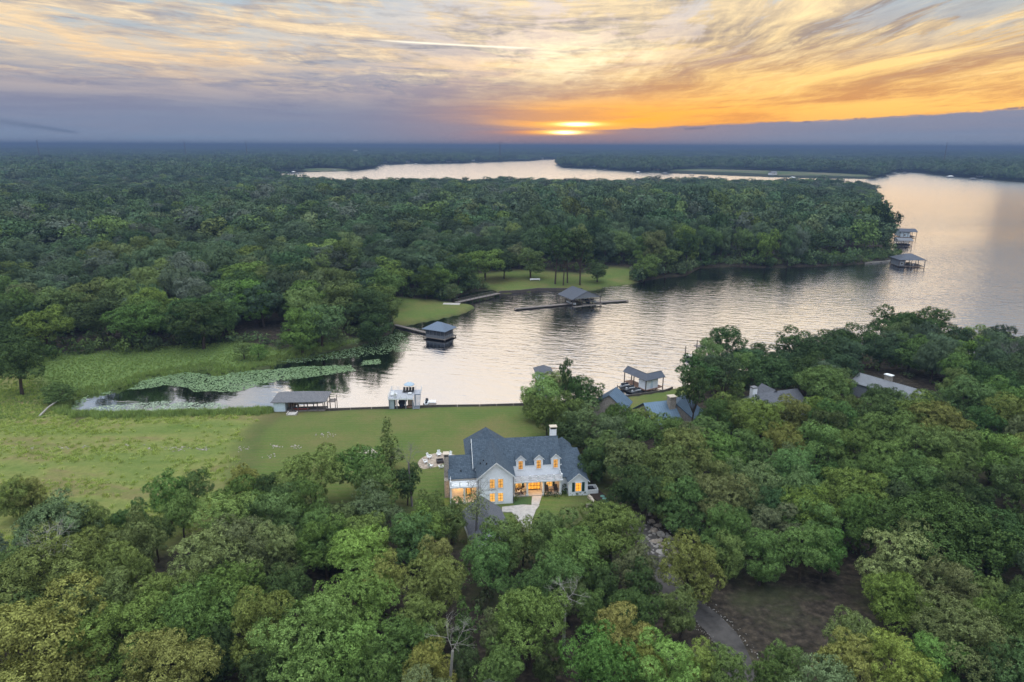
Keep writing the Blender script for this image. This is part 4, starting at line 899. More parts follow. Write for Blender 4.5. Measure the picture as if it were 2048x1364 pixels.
# front porch: floor, columns, flat roof with balustrade, lit wall behind
hp(MB().box(0.02, 8.95, 2.0, 4.18, -.3, .18), 'porch_floor', M_CONC)
hp(MB().box(0.02, 9.2, 1.75, 4.1, 2.85, 3.12), 'porch_roof', M_TRIM)
b = MB(); b.box(0.05, 9.15, 1.9, 4.08, 3.125, 3.16); hp(b, 'porch_deck', mat('porch_deck_membrane', (0.42, 0.40, 0.40), 0.8, var=0.3, vscale=1.2))
for x in (.25, 2.75, 5.65, 8.75):
    c_ = MB(); c_.box(x-.16, x+.16, 2.0, 2.32, .18, 2.85); c_.box(x-.22, x+.22, 1.94, 2.38, .18, .42); c_.box(x-.21, x+.21, 1.95, 2.37, 2.6, 2.848); hp(c_, 'column', M_TRIM)
def balustrade(parent, pts, z, h=.85, post=True):
    for (x0, y0), (x1, y1) in zip(pts[:-1], pts[1:]):
        L = math.hypot(x1-x0, y1-y0); n = max(1, round(L/1.45)); u = ((x1-x0)/L, (y1-y0)/L)
        r_ = MB(); r_.tube((x0, y0, z+h-.06), (x1, y1, z+h-.06), .045, n=4); r_.tube((x0, y0, z+.12), (x1, y1, z+.12), .035, n=4)
        for i in range(n):
            a0 = (x0+(x1-x0)*i/n, y0+(y1-y0)*i/n); a1 = (x0+(x1-x0)*(i+1)/n, y0+(y1-y0)*(i+1)/n)
            r_.tube((*a0, z+.12), (*a1, z+h-.06), .025, n=4, cap=False); r_.tube((*a1, z+.12), (*a0, z+h-.06), .025, n=4, cap=False)
        r_.build('railing', M_TRIM, parent)
        for i in range(n+1):
            a0 = (x0+(x1-x0)*i/n, y0+(y1-y0)*i/n); q = MB(); q.box(a0[0]-.08, a0[0]+.08, a0[1]-.08, a0[1]+.08, z, z+h+.08)
            if i % 2 == 0 or i == n: q.box(a0[0]-.11, a0[0]+.11, a0[1]-.11, a0[1]+.11, z+h+.081, z+h+.14)
            q.build('railing_post', M_TRIM, parent)
balustrade(house, [(.3, 1.95), (9.0, 1.95)], 3.16); balustrade(house, [(9.0, 2.2), (9.0, 3.9)], 3.16)
b = MB(); b.box(.02, 8.97, 4.10, 4.17, .18, 2.84); hp(b, 'porch_wall', mat('cream_porch_wall', (0.70, 0.62, 0.52), 0.8, var=.05))
b = MB(); b.box(8.98, 9.12, 2.4, 4.16, -.3, 2.84); hp(b, 'porch_side_wall', M_WHITE)
# double entrance door of lit glass
dr = hp(MB().box(3.1, 5.4, 4.02, 4.09, .18, 2.55), 'entrance_door', M_FRAME)
for i in range(4):
    for j in range(3):
        q = MB(); q.box(3.2+i*.55, 3.66+i*.55, 3.99, 4.015, .4+j*.7, 1.0+j*.7); q.build('pane', M_LITB, dr)
MB().tube((4.22, 3.97, 1.1), (4.22, 3.97, 1.4), .03).build('handle', M_DARK, dr)
for x in (1.4, 7.1):
    window(house, x, 4.09, .75, 1.0, 1.55, 2, 3)
    for s in (-1, 1): q = MB(); q.box(x+s*.82-.2, x+s*.82+.2, 4.03, 4.095, .7, 2.35); hp(q, 'shutter', M_GREEN)
# right wing
hp(gable_wall(10.2, 13.7, 1.5, 6, -.4, 3.0, 4.4, 'y'), 'right_wing_wall', M_WHITE)
b = MB(); b.profx([(5.2, -.4), (11, -.4), (11, 3.2), (8.1, 5.9), (5.2, 3.2)], 9.05, 12.9); hp(b, 'right_wing_body', M_WHITE)
b = MB(); b.slab([(9.02, 3.0, 2.95), (13.9, 3.0, 2.95), (12.9, 7.8, 6.5), (9.02, 7.8, 6.5)], .15); b.slab([(9.02, 7.8, 6.502), (12.9, 7.8, 6.502), (14.0, 12.0, 3.2), (9.02, 12.0, 3.2)], .15); b.slab([(12.9, 7.8, 6.504), (13.9, 3.0, 2.953), (14.6, 7.8, 3.0), (14.0, 12.0, 3.203)], .1); hp(b, 'roof', M_ROOF)
b = MB(); ap = (10.5, 10.4, 7.6)
for a_, c_ in (((8.4, 8.2), (12.6, 8.2)), ((12.6, 8.2), (12.6, 12.6)), ((12.6, 12.6), (8.4, 12.6)), ((8.4, 12.6), (8.4, 8.2))): b.quad((*a_, 5.2), (*c_, 5.2), ap)
hp(b, 'rear_roof', M_ROOF)
hp(gable_roof(10.2, 13.7, 1.5, 6.0, 3.0, 4.45, 'y', .25, .14), 'roof', M_ROOF)
b = MB(); rake(b, [(9.9, 1.22, 2.72), (11.95, 1.22, 4.43), (14.0, 1.22, 2.72)], .16); hp(b, 'gable_trim', M_TRIM)
window(house, 11.95, 1.5, .85, 1.0, 1.6, 2, 3, M_LITB)
for s in (-1, 1): q = MB(); q.box(11.95+s*.9-.24, 11.95+s*.9+.24, 1.42, 1.495, .75, 2.55); hp(q, 'shutter', M_GREEN)
b = MB(); b.box(9.13, 10.18, 3.4, 5.3, -.4, 2.9); hp(b, 'link_wall', M_WHITE)
# left wing with its own lit porch and balustrade
hp(MB().box(-11.0, -6.12, 3.4, 10.6, -.4, 3.9), 'left_wing_wall', mat('cream_porch_wall'))
b = MB(); b.slab([(-11.3, 3.1, 3.75), (-6.15, 3.1, 3.75), (-6.15, 7.0, 6.5), (-11.3, 7.0, 6.5)], .15); b.slab([(-11.3, 7.0, 6.502), (-6.15, 7.0, 6.502), (-6.15, 10.9, 3.75), (-11.3, 10.9, 3.75)], .15)
hp(b, 'roof', M_ROOF); b = MB(); b.profx([(3.45, 3.9), (10.5, 3.9), (7.0, 6.3)], -10.98, -6.5); hp(b, 'left_gable', M_WHITE)
hp(MB().box(-11.1, -6.12, .9, 3.38, 2.95, 3.2), 'porch_roof', M_TRIM); hp(MB().box(-11.1, -6.12, .9, 3.38, -.3, .15), 'porch_floor', M_CONC)
for x in (-10.95, -8.6, -6.35): hp(MB().box(x-.15, x+.15, 1.0, 1.3, .15, 2.95), 'column', M_TRIM)
balustrade(house, [(-10.9, 1.1), (-6.3, 1.1)], 3.2); balustrade(house, [(-10.95, 1.3), (-10.95, 5.2)], 3.2)
dr = hp(MB().box(-8.2, -7.2, 3.32, 3.39, .15, 2.7), 'side_door', M_FRAME); q = MB(); q.box(-8.05, -7.35, 3.29, 3.315, .4, 2.5); q.build('pane', M_LITB, dr)
# chimneys
def chimney(x, y, z0, z1, w, d, m=M_WHITE):
    c_ = MB(); c_.box(x-w/2, x+w/2, y-d/2, y+d/2, z0, z1); o = hp(c_, 'chimney', m)
    q = MB(); q.box(x-w/2+.08, x+w/2-.08, y-d/2+.08, y+d/2-.08, z1+.002, z1+.38); q.build('flue', M_DARK, o)
    q = MB(); q.box(x-w/2-.12, x+w/2+.12, y-d/2-.12, y+d/2+.12, z1+.382, z1+.55); q.build('cap', M_CAP, o)
chimney(8.5, 8.9, 6, 10.0, 1.15, .9); chimney(-11.55, 5.2, -.4, 7.3, .85, 1.0, M_STONE)
b = MB(); b.box(-12.0, -11.05, 3.6, 6.8, -.4, 3.2); hp(b, 'chimney_base', M_STONE)
# roof vents
for x, y in ((-5.6, 3.2), (-5.0, 3.2), (-4.6, 1.4), (-9.0, 4.2)):
    zv = 5.4+(y-0)*.05+(x+6.45)*.85 if x > -8 else 4.55
    hp(MB().box(x-.09, x+.09, y-.09, y+.09, zv, zv+.35), 'roof_vent', M_DARK)
# lit lamps of the porches
def lamp(x, y, z, e_, r_=.35):
    ld = bpy.data.lights.new('porch_lamp', 'POINT'); ld.energy = e_; ld.color = (1, .58, .22); ld.shadow_soft_size = r_
    lo = bpy.data.objects.new('porch_lamp', ld); COL.objects.link(lo); lo.location = local(house, x, y, z)
    q = MB(); q.lathe([(.03, .2), (.12, .15), (.14, 0), (.05, -.06)], (x, y, z+.12), 8); hp(q, 'porch_light', mat('lit_bulb', (1, .8, .5), emit=(1, .6, .2), estr=4))
lamp(4.2, 3.0, 2.35, 110); lamp(1.5, 3.0, 2.4, 40); lamp(7.2, 3.0, 2.4, 40); lamp(-9.6, 2.4, 2.4, 110); lamp(-7.0, 2.3, 2.4, 30)
# ------------------------------------------------------------------ garage in front, half hidden by trees
gpos = local(house, -5.6, -10.5)
garage = thing('garage', 'grey shingled garage half hidden by the trees in front of the white house', 'garage', (gpos[0], gpos[1], ZG), R(14))
gable_wall(-3.0, 3.0, -4.5, 4.5, -1.5, 2.6, 4.9, 'y').build('wall', M_WHITE, garage); gable_roof(-3.0, 3.0, -4.5, 4.5, 2.6, 5.0, 'y', .35).build('roof', M_ROOF2, garage)
dd = MB().box(3.02, 3.08, -3.2, -.6, -.3, 2.1).build('garage_door', M_TRIM, garage)
# ------------------------------------------------------------------ furniture of the porch
def dup(e, loc, rz=None, label=None):
    c = e.copy(); COL.objects.link(c); c.location = loc
    if rz is not None: c.rotation_euler.z = rz
    if label: c['label'] = label
    for ch in list(e.children):
        k = ch.copy(); COL.objects.link(k); k.parent = c
        for s_ in ch.children: j = s_.copy(); COL.objects.link(j); j.parent = k
    return c
def make_chair(m, label, group, loc, rz, lean=.35, w=.34):
    e = thing('porch_chair', label, 'chair', loc, rz, group)
    MB().box(-w, w, -.32, .30, .36, .43).build('seat', m, e)
    q = MB(); q.slab([(-w, .26, .44), (w, .26, .44), (w, .26+lean, 1.15), (-w, .26+lean, 1.15)], .06); q.build('backrest', m, e)
    for x in (-w, w): MB().box(x-.04, x+.04, -.32, .38, .6, .65).build('armrest', m, e)
    for x in (-w+.04, w-.04):
        for y in (-.28, .26): MB().box(x-.035, x+.035, y-.035, y+.035, 0, .36).build('leg', m, e)
    return e
dc = make_chair(M_COVER, 'dark rocking chair on the front porch left of the small round table', 'dark porch rocking chairs', local(house, 6.45, 3.0, .18), TH)
dup(dc, local(house, 8.1, 3.0, .18), TH, 'dark rocking chair on the front porch right of the small round table')
wc = make_chair(M_SEAT, 'cream chair on the front porch beside the wing wall', 'cream porch chairs', local(house, .75, 2.9, .18), TH+R(90))
dup(wc, local(house, 2.25, 2.95, .18), TH-R(90), 'cream chair on the front porch near the entrance column')
def small_table(loc, m, label, r_=.35, h_=.55):
    e = thing('side_table', label, 'table', loc); MB().lathe([(.001, h_), (r_, h_), (r_, h_-.05), (.001, h_-.05)], n=12).build('tabletop', m, e); MB().tube((0, 0, .02), (0, 0, h_-.05), .06).build('leg', m, e); MB().lathe([(.001, .03), (r_*.6, .02), (r_*.6, 0)], n=10).build('base', m, e); return e
small_table(local(house, 7.25, 2.8, .18), M_POST, 'small round dark table between the two rocking chairs'); small_table(local(house, 1.5, 2.85, .18), M_TRIM, 'white round table between the cream porch chairs', .5)
# ------------------------------------------------------------------ paving, beds and yard pieces
def paving(name, px, m, z=ZG, up=.06, kind='structure', dz=.0):
    b = MB(); b.slab([(*P(x, y, z)[:2], z+up) for x, y in px], .25); o = b.build(name, m); return tag(o, kind=kind)
paving('front_path', [(1064, 993), (1084, 991.5), (1078, 1010), (1063, 1010)], M_CONC)
paving('forecourt', [(1004, 1014), (1045, 1009.5), (1079, 1011), (1072, 1020), (1064, 1040), (1062, 1062), (1042, 1066), (1036, 1042), (1024, 1024), (1004, 1024)], M_CONC, up=.052)
LM2 = mat('dark_lawn', (0.05, 0.095, 0.03), .95, var=.3, vscale=6)
paving('front_lawn', [(1026, 996), (1062, 994), (1066, 1008), (1028, 1012)], LM2, up=.03)
def px_wall(name, pts, w, h, m, label, cat, z=ZG):
    e = thing(name, label, cat, P(*pts[0], z)); o0 = e.location.copy()
    for k, (a_, c_) in enumerate(zip(pts[:-1], pts[1:])):
        A_ = P(*a_, z)-o0; C_ = P(*c_, z)-o0; L = (C_-A_).length; n = max(1, int(L/.9)); u = (C_-A_).normalized(); v = Vector((-u.y, u.x, 0))*w/2
        for i in range(n):
            p0 = A_+(C_-A_)*(i/n); p1 = A_+(C_-A_)*((i+.95)/n); hh_ = h*random.uniform(.88, 1.1)
            MB().slab([tuple(p0-v+Vector((0, 0, hh_))), tuple(p1-v+Vector((0, 0, hh_))), tuple(p1+v+Vector((0, 0, hh_))), tuple(p0+v+Vector((0, 0, hh_)))], hh_+.2).build('stone_block', m, e)
    return e
px_wall('garden_wall', [(1177, 994), (1183, 999), (1186, 1005), (1182, 1010), (1171, 1013)], .45, .45, mat('pale_wall_stone', (0.46, 0.40, 0.33), .9, var=.25), 'low curved pale stone garden wall right of the front lawn', 'garden wall')
e = thing('air_unit_pen', 'small white fenced pen with a dark air unit at the right end of the house', 'fence', P(1181, 982, ZG), TH)
for (x0, x1, y0, y1) in ((-1.2, 1.2, -1.0, -.9), (-1.2, 1.2, .9, 1.0), (-1.2, -1.1, -.89, .89), (1.1, 1.2, -.89, .89)): MB().box(x0, x1, y0, y1, -.1, .8).build('fence_panel', M_TRIM, e)
e = thing('air_unit', 'dark metal air unit inside the small white pen', 'air conditioner', P(1181, 982, ZG), TH); MB().box(-.5, .5, -.45, .45, 0, .8).build('casing', M_DARK, e); MB().lathe([(.001, .86), (.36, .86), (.36, .802)], n=12).build('fan_guard', M_GREYMET, e)
lid = None
for i, (x, y, w_) in enumerate(((1205, 995, 'nearest the house'), (1209, 1000, 'in the middle'), (1214, 1006, 'farthest from the house'))):
    q = MB(); q.lathe([(.001, .42), (.25, .4), (.42, .3), (.5, .12), (.52, -.1)], n=12); o = q.build('tank_lid', mat('green_plastic', (0.10, 0.22, 0.18), .5), None, G(x, y)); tag(o, 'green domed tank lid in the mulch bed, the one '+w_, 'tank lid', 'green tank lids')
# shrubs round the house
def shrub(px, py, r_, h_, col, label, z=ZG, group='shrubs planted round the white house'):
    g_ = np.random.default_rng(int(px*7+py)); T_, N_, L_ = crown_tufts(g_, r_, h_/2, h_*.5, 14, 9.0); o = link('shrub', leaf_mesh('shrub', g_, T_, N_, 7, .11, LEAF)); o.color = (*col, 1); o.location = P(px, py, z); tag(o, label, 'shrub', group)
shrub(1040, 990, 1.1, 1.9, (.07, .035, .03), 'dark red maple shrub in front of the left half of the porch'); shrub(1128, 984, 1.1, 1.6, (.05, .085, .035), 'tall dark shrub between the porch and the right wing'); shrub(1134, 988, .9, 1.1, (.06, .1, .04), 'low dark shrub at the corner of the right wing')
for i, x in enumerate((1092, 1100, 1108, 1116)): shrub(x, 993, .62, .7, (.05, .085, .03), f'{("first", "second", "third", "last")[i]} clipped box shrub right of the front path, counting from the path')
for i, x in enumerate((1145, 1154, 1163, 1171)): shrub(x, 988.5, .5, .6, (.06, .12, .04), f'{("first", "second", "third", "last")[i]} low green shrub under the right wing window, counting from the left')
shrub(1030, 1001, .8, 1.0, (.12, .16, .05), 'yellow-green shrub at the corner of the front wing')
# ------------------------------------------------------------------ fire pit with white garden chairs
FP = G(880, 925)
e = tag(link('fire_pit_patio', MB().lathe([(.001, .1), (4.3, .1), (4.45, .02), (4.5, -.4)], n=28).mesh('fire_pit_patio'), mat('flagstone', (0.36, 0.29, 0.23), .9, var=.35, vscale=1.5, bump=.4, bscale=3)), kind='structure'); e.location = FP
e = thing('fire_pit', 'square dark stone fire pit in the middle of the flagstone circle', 'fire pit', FP+Vector((0, 0, .1)), .2)
for (x0, x1, y0, y1) in ((-.7, .7, -.7, -.5), (-.7, .7, .5, .7), (-.7, -.5, -.498, .498), (.5, .7, -.498, .498)): MB().box(x0, x1, y0, y1, 0, .5).build('stone_side', mat('dark_stone', (0.06, 0.05, 0.05), .9), e)
MB().box(-.49, .49, -.49, .49, .1, .3).build('ash_bed', M_DARK, e)
ch0 = None
names = ['at the front', 'at the front right', 'on the right', 'at the back right', 'at the back', 'at the back left', 'on the left', 'at the front left']
M_ADIR = mat('white_painted_wood', (0.78, 0.78, 0.78), .6)
for i in range(8):
    a_ = R(-90+i*45+10); loc = FP+Vector((2.9*math.cos(a_), 2.9*math.sin(a_), .1)); rz = a_-R(90)
    lab = 'white slatted garden chair '+names[i]+' of the fire pit circle'
    if ch0 is None:
        ch0 = thing('garden_chair', lab, 'chair', loc, rz, 'white garden chairs round the fire pit')
        for k in range(5): MB().slab([(-.32+k*.13, .25, .32), (-.22+k*.13, .25, .32), (-.22+k*.13, .6, 1.12), (-.32+k*.13, .6, 1.12)], .04).build('back_slat', M_ADIR, ch0)
        MB().slab([(-.33, -.4, .42), (.33, -.4, .42), (.33, .25, .3), (-.33, .25, .3)], .05).build('seat', M_ADIR, ch0)
        for x in (-.4, .4): MB().box(x-.07, x+.07, -.4, .42, .58, .62).build('armrest', M_ADIR, ch0)
        for x in (-.38, .38):
            for y in (-.36, .3): MB().box(x-.04, x+.04, y-.04, y+.04, 0, .57).build('leg', M_ADIR, ch0)
    else: dup(ch0, loc, rz, lab)
# ------------------------------------------------------------------ boats, jet skis, boathouses
def make_boat(loc, rz, label, hull=M_HULLW, cover=None, L=6.0, W_=2.2, group='boats kept at the docks', name='motor_boat'):
    e = thing(name, label, 'boat', loc, rz, group)
    st = [(-.5, .9, .0), (-.2, 1.0, 0), (.15, 1.0, .0), (.38, .62, .08), (.5, .04, .2)]
    b = MB(); n = len(st)
    for (t_, w_, s_) in st:
        x = t_*L; w = w_*W_/2; b.v += [(x, -w, .75+s_), (x, -w*.72, .15+s_*.5), (x, 0, -.12+s_), (x, w*.72, .15+s_*.5), (x, w, .75+s_)]
    for i in range(n-1):
        for j in range(4): b.f.append((i*5+j, i*5+j+1, i*5+j+6, i*5+j+5))
    b.f.append((0, 1, 2, 3, 4)); b.build('hull', hull, e)
    d = MB(); d.slab([(-.49*L, -.43*W_, .68), (.15*L, -.46*W_, .68), (.38*L, -.28*W_, .76), (.47*L, 0, .9), (.38*L, .28*W_, .76), (.15*L, .46*W_, .68), (-.49*L, .43*W_, .68)], .06); d.build('deck', cover or M_SEAT, e)
    if cover: c = MB(); c.profx([(-.4*W_, .69), (.4*W_, .69), (.22*W_, 1.25), (-.22*W_, 1.25)], -.46*L, .28*L); c.build('cover', cover, e)
    else:
        c = MB(); c.slab([(.1*L, -.36*W_, 1.0), (.1*L, .36*W_, 1.0), (.02*L, .36*W_, 1.4), (.02*L, -.36*W_, 1.4)], .04); c.build('windscreen', M_GLASS, e)
        for x in (-.3, -.12): MB().box(x*L-.35, x*L+.35, -.36*W_, .36*W_, .69, 1.02).build('seat', M_SEAT, e)
    MB().box(-.56*L, -.5*L, -.2, .2, -.1, 1.05).build('outboard_motor', M_DARK, e)
    return e
def make_jetski(loc, rz, label, col=M_COVER, group='jet skis parked at the docks'):
    e = thing('jet_ski', label, 'jet ski', loc, rz, group)
    b = MB(); st = [(-1.5, .5, .35), (-.5, .58, .42), (.6, .52, .5), (1.5, .06, .55)]
    for x, w, h in st: b.v += [(x, -w, h), (x, -w*.6, 0), (x, w*.6, 0), (x, w, h)]
    for i in range(3):
        for j in range(3): b.f.append((i*4+j, i*4+j+1, i*4+j+5, i*4+j+4))
        b.f.append((i*4+3, i*4, i*4+4, i*4+7))
    b.f.append((0, 1, 2, 3)); b.build('hull', M_HULLW if col is M_COVER else col, e)
    MB().profx([(-.28, .42), (.28, .42), (.18, .85), (-.18, .85)], -1.3, .25).build('seat', M_COVER, e)
    MB().profx([(-.42, .45), (.42, .45), (.2, .98), (-.2, .98)], .26, 1.0).build('bow_cowl', col, e)
    MB().tube((.35, -.42, 1.12), (.35, .42, 1.12), .035).build('handlebar', M_DARK, e)
    return e
def posts(parent, pts, z0, z1, r_=.1, m=M_POST):
    for x, y in pts: MB().box(x-r_, x+r_, y-r_, y+r_, z0, z1).build('post', m, parent)
def planks(parent, x0, x1, y0, y1, z, m, along='x', n=8, th=.12):
    for i in range(n):
        if along == 'x': a = y0+(y1-y0)*i/n; MB().box(x0, x1, a, a+(y1-y0)/n*.93, z-th, z).build('plank', m, parent)
        else: a = x0+(x1-x0)*i/n; MB().box(a, a+(x1-x0)/n*.93, y0, y1, z-th, z).build('plank', m, parent)
def frame_from(a, b, z):
    "front-left and front-right pixels at height z -> origin, angle, width"
    A_ = P(*a, z); B_ = P(*b, z); v = B_-A_; return A_, math.atan2(v.y, v.x), v.length
# --- boathouse with a hipped shingle roof beside the lily pond
A_, an, w = frame_from((546, 823.5), (651, 821.5), .8)
bh = thing('boathouse', 'long boathouse with hipped grey shingle roof and pale blue storeroom by the lawn', 'boathouse', (A_.x, A_.y, 0), an)
hip_roof(0, w, 0, 6.6, 3.35, 4.85, .35).build('roof', M_ROOF3, bh)
MB().box(.2, 3.0, .15, 3.4, .6, 3.2).build('storeroom_wall', M_PALEBLUE, bh)
q = MB(); q.box(.4, 2.8, .08, .145, .75, 2.9); q.build('storeroom_door', M_PALEBLUE, bh)
MB().box(3.05, 4.4, 2.9, 3.4, .8, 3.2).build('inner_wall', M_TAN, bh); MB().box(3.4, 4.2, 2.83, 2.89, .85, 2.9).build('door', M_FRAME, bh)
planks(bh, .1, w-.1, .1, 3.3, .8, M_WOOD, 'x', 8); planks(bh, .1, 4.6, 3.45, 6.5, .78, M_WOOD, 'x', 7)
posts(bh, [(x, y) for x in (4.6, 6.0, 8.4, 10.8, w-.15) for y in (.3, 6.4)], -1.6, 3.25); posts(bh, [(x, 3.3) for x in (4.6, w-.15)], -1.6, 3.25)
MB().box(0.1, w, 0.05, .2, 3.05, 3.2).build('fascia', M_TRIM, bh)
planks(bh, w+.05, w+1.9, 3.2, 5.6, 1.9, M_WOOD, 'y', 5); posts(bh, [(w+1.8, 3.3), (w+1.8, 5.5)], -1.6, 2.9, .07)
e = thing('concrete_ramp', 'small white concrete step slab leading to the shingled boathouse', 'ramp', P(585, 827, 1.0), an)
MB().box(-1.2, 1.2, -1.2, .6, -.3, .16).build('slab', M_CONC, e); MB().box(-1.2, -1.0, -1.2, .6, .162, .42).build('kerb', M_CONC, e); MB().box(1.0, 1.2, -1.2, .6, .162, .42).build('kerb', M_CONC, e)
c = local(bh, 8.1, 4.9, .75); make_boat((c[0], c[1], .9), an, 'motor boat with teal cover under the hipped roof of the left boathouse', M_HULLW, M_HULLT, 6.2, 2.3)
e = thing('canoe', 'red canoe lying on the deck of the left boathouse', 'canoe', local(bh, 6.8, .9, .81), an)
q = MB(); q.v = [(-2.2, 0, .42), (-1.2, -.35, .3), (0, -.42, .3), (1.2, -.35, .3), (2.2, 0, .42), (1.2, .35, .3), (0, .42, .3), (-1.2, .35, .3), (-1.3, 0, 0), (0, 0, 0), (1.3, 0, 0)]; q.f = [(0, 1, 8), (1, 2, 9, 8), (2, 3, 10, 9), (3, 4, 10), (4, 5, 10), (5, 6, 9, 10), (6, 7, 8, 9), (7, 0, 8)]; q.build('hull', mat('red_hull', (.35, .08, .05), .4), e)
MB().box(-.1, .1, -.36, .36, .26, .3).build('seat', M_WOOD, e)
# --- two-level boat dock with sun deck
A_, an, w = frame_from((778, 816), (840, 815.5), .8)
dk = thing('sundeck_boathouse', 'two-level white boat dock with a railed sun deck, umbrella and outside stair', 'boathouse', (A_.x, A_.y, 0), an)
WD = w-1.7; planks(dk, -.15, WD, -.1, 6.3, 3.35, mat('grey_deck_boards', (.40, .41, .45), .75, var=.1), 'x', 16, .14)
MB().box(-.2, WD+.1, -.16, -.105, 3.0, 3.35).build('fascia', M_TRIM, dk)
posts(dk, [(x, y) for x in (.1, 2.0, 4.2, WD-.1) for y in (.1, 6.1)], -1.6, 3.2, .12, M_GREYSIDE)
MB().box(0, 1.3, .1, 3.0, .5, 3.18).build('storeroom_wall', mat('grey_blue_siding', (.36, .42, .45), .8), dk)
MB().box(4.5, WD-.15, 1.8, 1.9, .5, 3.15).build('back_panel', M_TAN, dk)
planks(dk, 4.3, WD, .2, 1.8, .85, M_REDWOOD, 'x', 5)
def rail(parent, pts, z, h=1.0, m=M_TRIM, step=1.6):
    for (x0, y0), (x1, y1) in zip(pts[:-1], pts[1:]):
        L = math.hypot(x1-x0, y1-y0); n = max(1, round(L/step)); b = MB()
        for hh_ in (h, h*.66, h*.33): b.tube((x0, y0, z+hh_), (x1, y1, z+hh_), .022, n=4, cap=False)
        b.build('railing', m, parent)
        for i in range(n+1): x = x0+(x1-x0)*i/n; y = y0+(y1-y0)*i/n; MB().box(x-.05, x+.05, y-.05, y+.05, z, z+h+.05).build('railing_post', m, parent)
rail(dk, [(-.1, 0), (WD-.1, 0)], 3.36); rail(dk, [(-.1, .15), (-.1, 6.2)], 3.36); rail(dk, [(.05, 6.2), (w-.1, 6.2)], 3.36); rail(dk, [(w-.1, 6.0), (w-.1, 3.0)], 3.36)
planks(dk, WD+.05, w-.05, 3.0, 6.3, 3.35, mat('grey_deck_boards'), 'y', 4, .14)
st = MB().build('stair', M_GREYSIDE, dk)
for i in range(13): MB().box(WD+.15, w-.1, -1.2+i*.32, -.9+i*.32, .7+i*.2, .78+i*.2).build('tread', mat('stair_tread', (.25, .28, .32), .8), st)
for x in (WD+.08, w-.06): q = MB(); q.profx([(-1.3, .5), (-1.1, .5), (3.0, 3.05), (3.0, 3.3), (-1.3, .8)], x-.04, x+.04); q.build('stringer', M_GREYSIDE, st)
bpy.data.meshes.remove(st.data) if False else None
q = MB(); q.box(WD+.15, w-.1, 2.93, 2.98, 3.1, 3.34); st.data = q.mesh('stair'); st.data.materials.append(M_GREYSIDE)
um = thing('parasol', 'pale blue sun umbrella standing open on the upper deck', 'umbrella', local(dk, 4.7, 4.4, 3.36), 0)
MB().tube((0, 0, 0), (0, 0, 2.6), .04).build('pole', M_POST, um); q = MB(); q.lathe([(.05, 2.75), (.7, 2.55), (1.4, 2.15), (1.4, 2.05), (.7, 2.45), (.02, 2.62)], n=8); q.build('canopy', mat('pale_blue_canvas', (.38, .47, .55), .8), um); MB().box(-.3, .3, -.3, .3, .002, .1).build('base', M_DARK, um)
lg = None
for i in range(4):
    loc = local(dk, 3.3+i*.75, 4.9, 3.36); lab = f'{("leftmost", "second from left", "third from left", "rightmost")[i]} of four black loungers on the upper sun deck'
    if lg is None:
        lg = thing('lounger', lab, 'lounger', loc, an, 'black loungers on the sun deck'); MB().box(-.3, .3, -1.0, .3, .28, .36).build('seat', M_DARK, lg); MB().slab([(-.3, .3, .36), (.3, .3, .36), (.3, .75, .95), (-.3, .75, .95)], .06).build('backrest', M_DARK, lg)
        for x in (-.25, .25):
            for y in (-.9, .25): MB().box(x-.03, x+.03, y-.03, y+.03, 0, .28).build('leg', M_DARK, lg)
    else: dup(lg, loc, an, lab)
small_table(local(dk, 5.0, 2.8, 3.36), M_TRIM, 'white low table on the sun deck in front of the loungers', .55, .4)
wcs = None
for i, (x, y) in enumerate(((.7, 1.6), (1.5, 2.4), (1.6, .9), (.6, 2.6))):
    lab = 'white deck chair on the left end of the sun deck, '+('nearest the corner', 'in the middle back', 'nearest the front rail', 'nearest the side rail')[i]
    if wcs is None: wcs = make_chair(M_ADIR, lab, 'white deck chairs on the sun deck', local(dk, x, y, 3.36), i*1.5)
    else: dup(wcs, local(dk, x, y, 3.36), i*1.6, lab)
c = local(dk, 3.1, 2.6); make_boat((c[0], c[1], .85), an-R(90), 'dark motor boat hanging bow first under the sun deck', M_HULLB, M_COVER, 5.6, 2.1)
pf = thing('floating_platform', 'floating jet ski platform right of the two-level dock', 'dock', local(dk, w+.4, 2.6, 0), an)
planks(pf, 0, 3.4, 0, 1.6, .45, M_WOOD, 'x', 4); MB().box(.1, 3.3, .1, 1.5, .0, .32).build('float', M_DARK, pf)
planks(pf, .2, 3.2, 1.75, 3.6, .5, M_TRIM, 'y', 4)
c = local(dk, w+1.3, 4.0); make_jetski((c[0], c[1], .52), an+R(90), 'black jet ski parked on the platform beside the two-level dock')
# --- L-shaped boathouse with jet skis
ze = 3.6
T0 = P(1292, 762, ze); TA = P(1247, 742, ze); TB = P(1331, 753.5, ze)
an = math.atan2((TB-T0).y, (TB-T0).x); wB = (TB-T0).length; wA = (TA-T0).length
jb = thing('jet_ski_boathouse', 'open boathouse with an L-shaped grey roof and white corner room, jet skis at its side', 'boathouse', (T0.x, T0.y, 0), an)
b = MB(); D2 = min(5.2, wB*.5); hr = 1.35; d2 = D2/2
b.slab([(0, 0, ze), (wB, 0, ze), (wB, d2, ze+hr), (d2, d2, ze+hr)], .1); b.slab([(wB, D2, ze), (D2, D2, ze), (d2, d2, ze+hr+.002), (wB, d2, ze+hr+.002)], .1)
b.build('roof', M_GREYMET, jb); b = MB(); b.slab([(0, wA, ze+.003), (0, 0, ze+.003), (d2, d2, ze+hr+.004), (d2, wA, ze+hr+.004)], .1); b.slab([(d2, wA, ze+hr+.001), (d2, d2, ze+hr+.001), (D2, D2, ze+.001), (D2, wA, ze+.001)], .1); b.build('roof', M_GREYMET, jb)
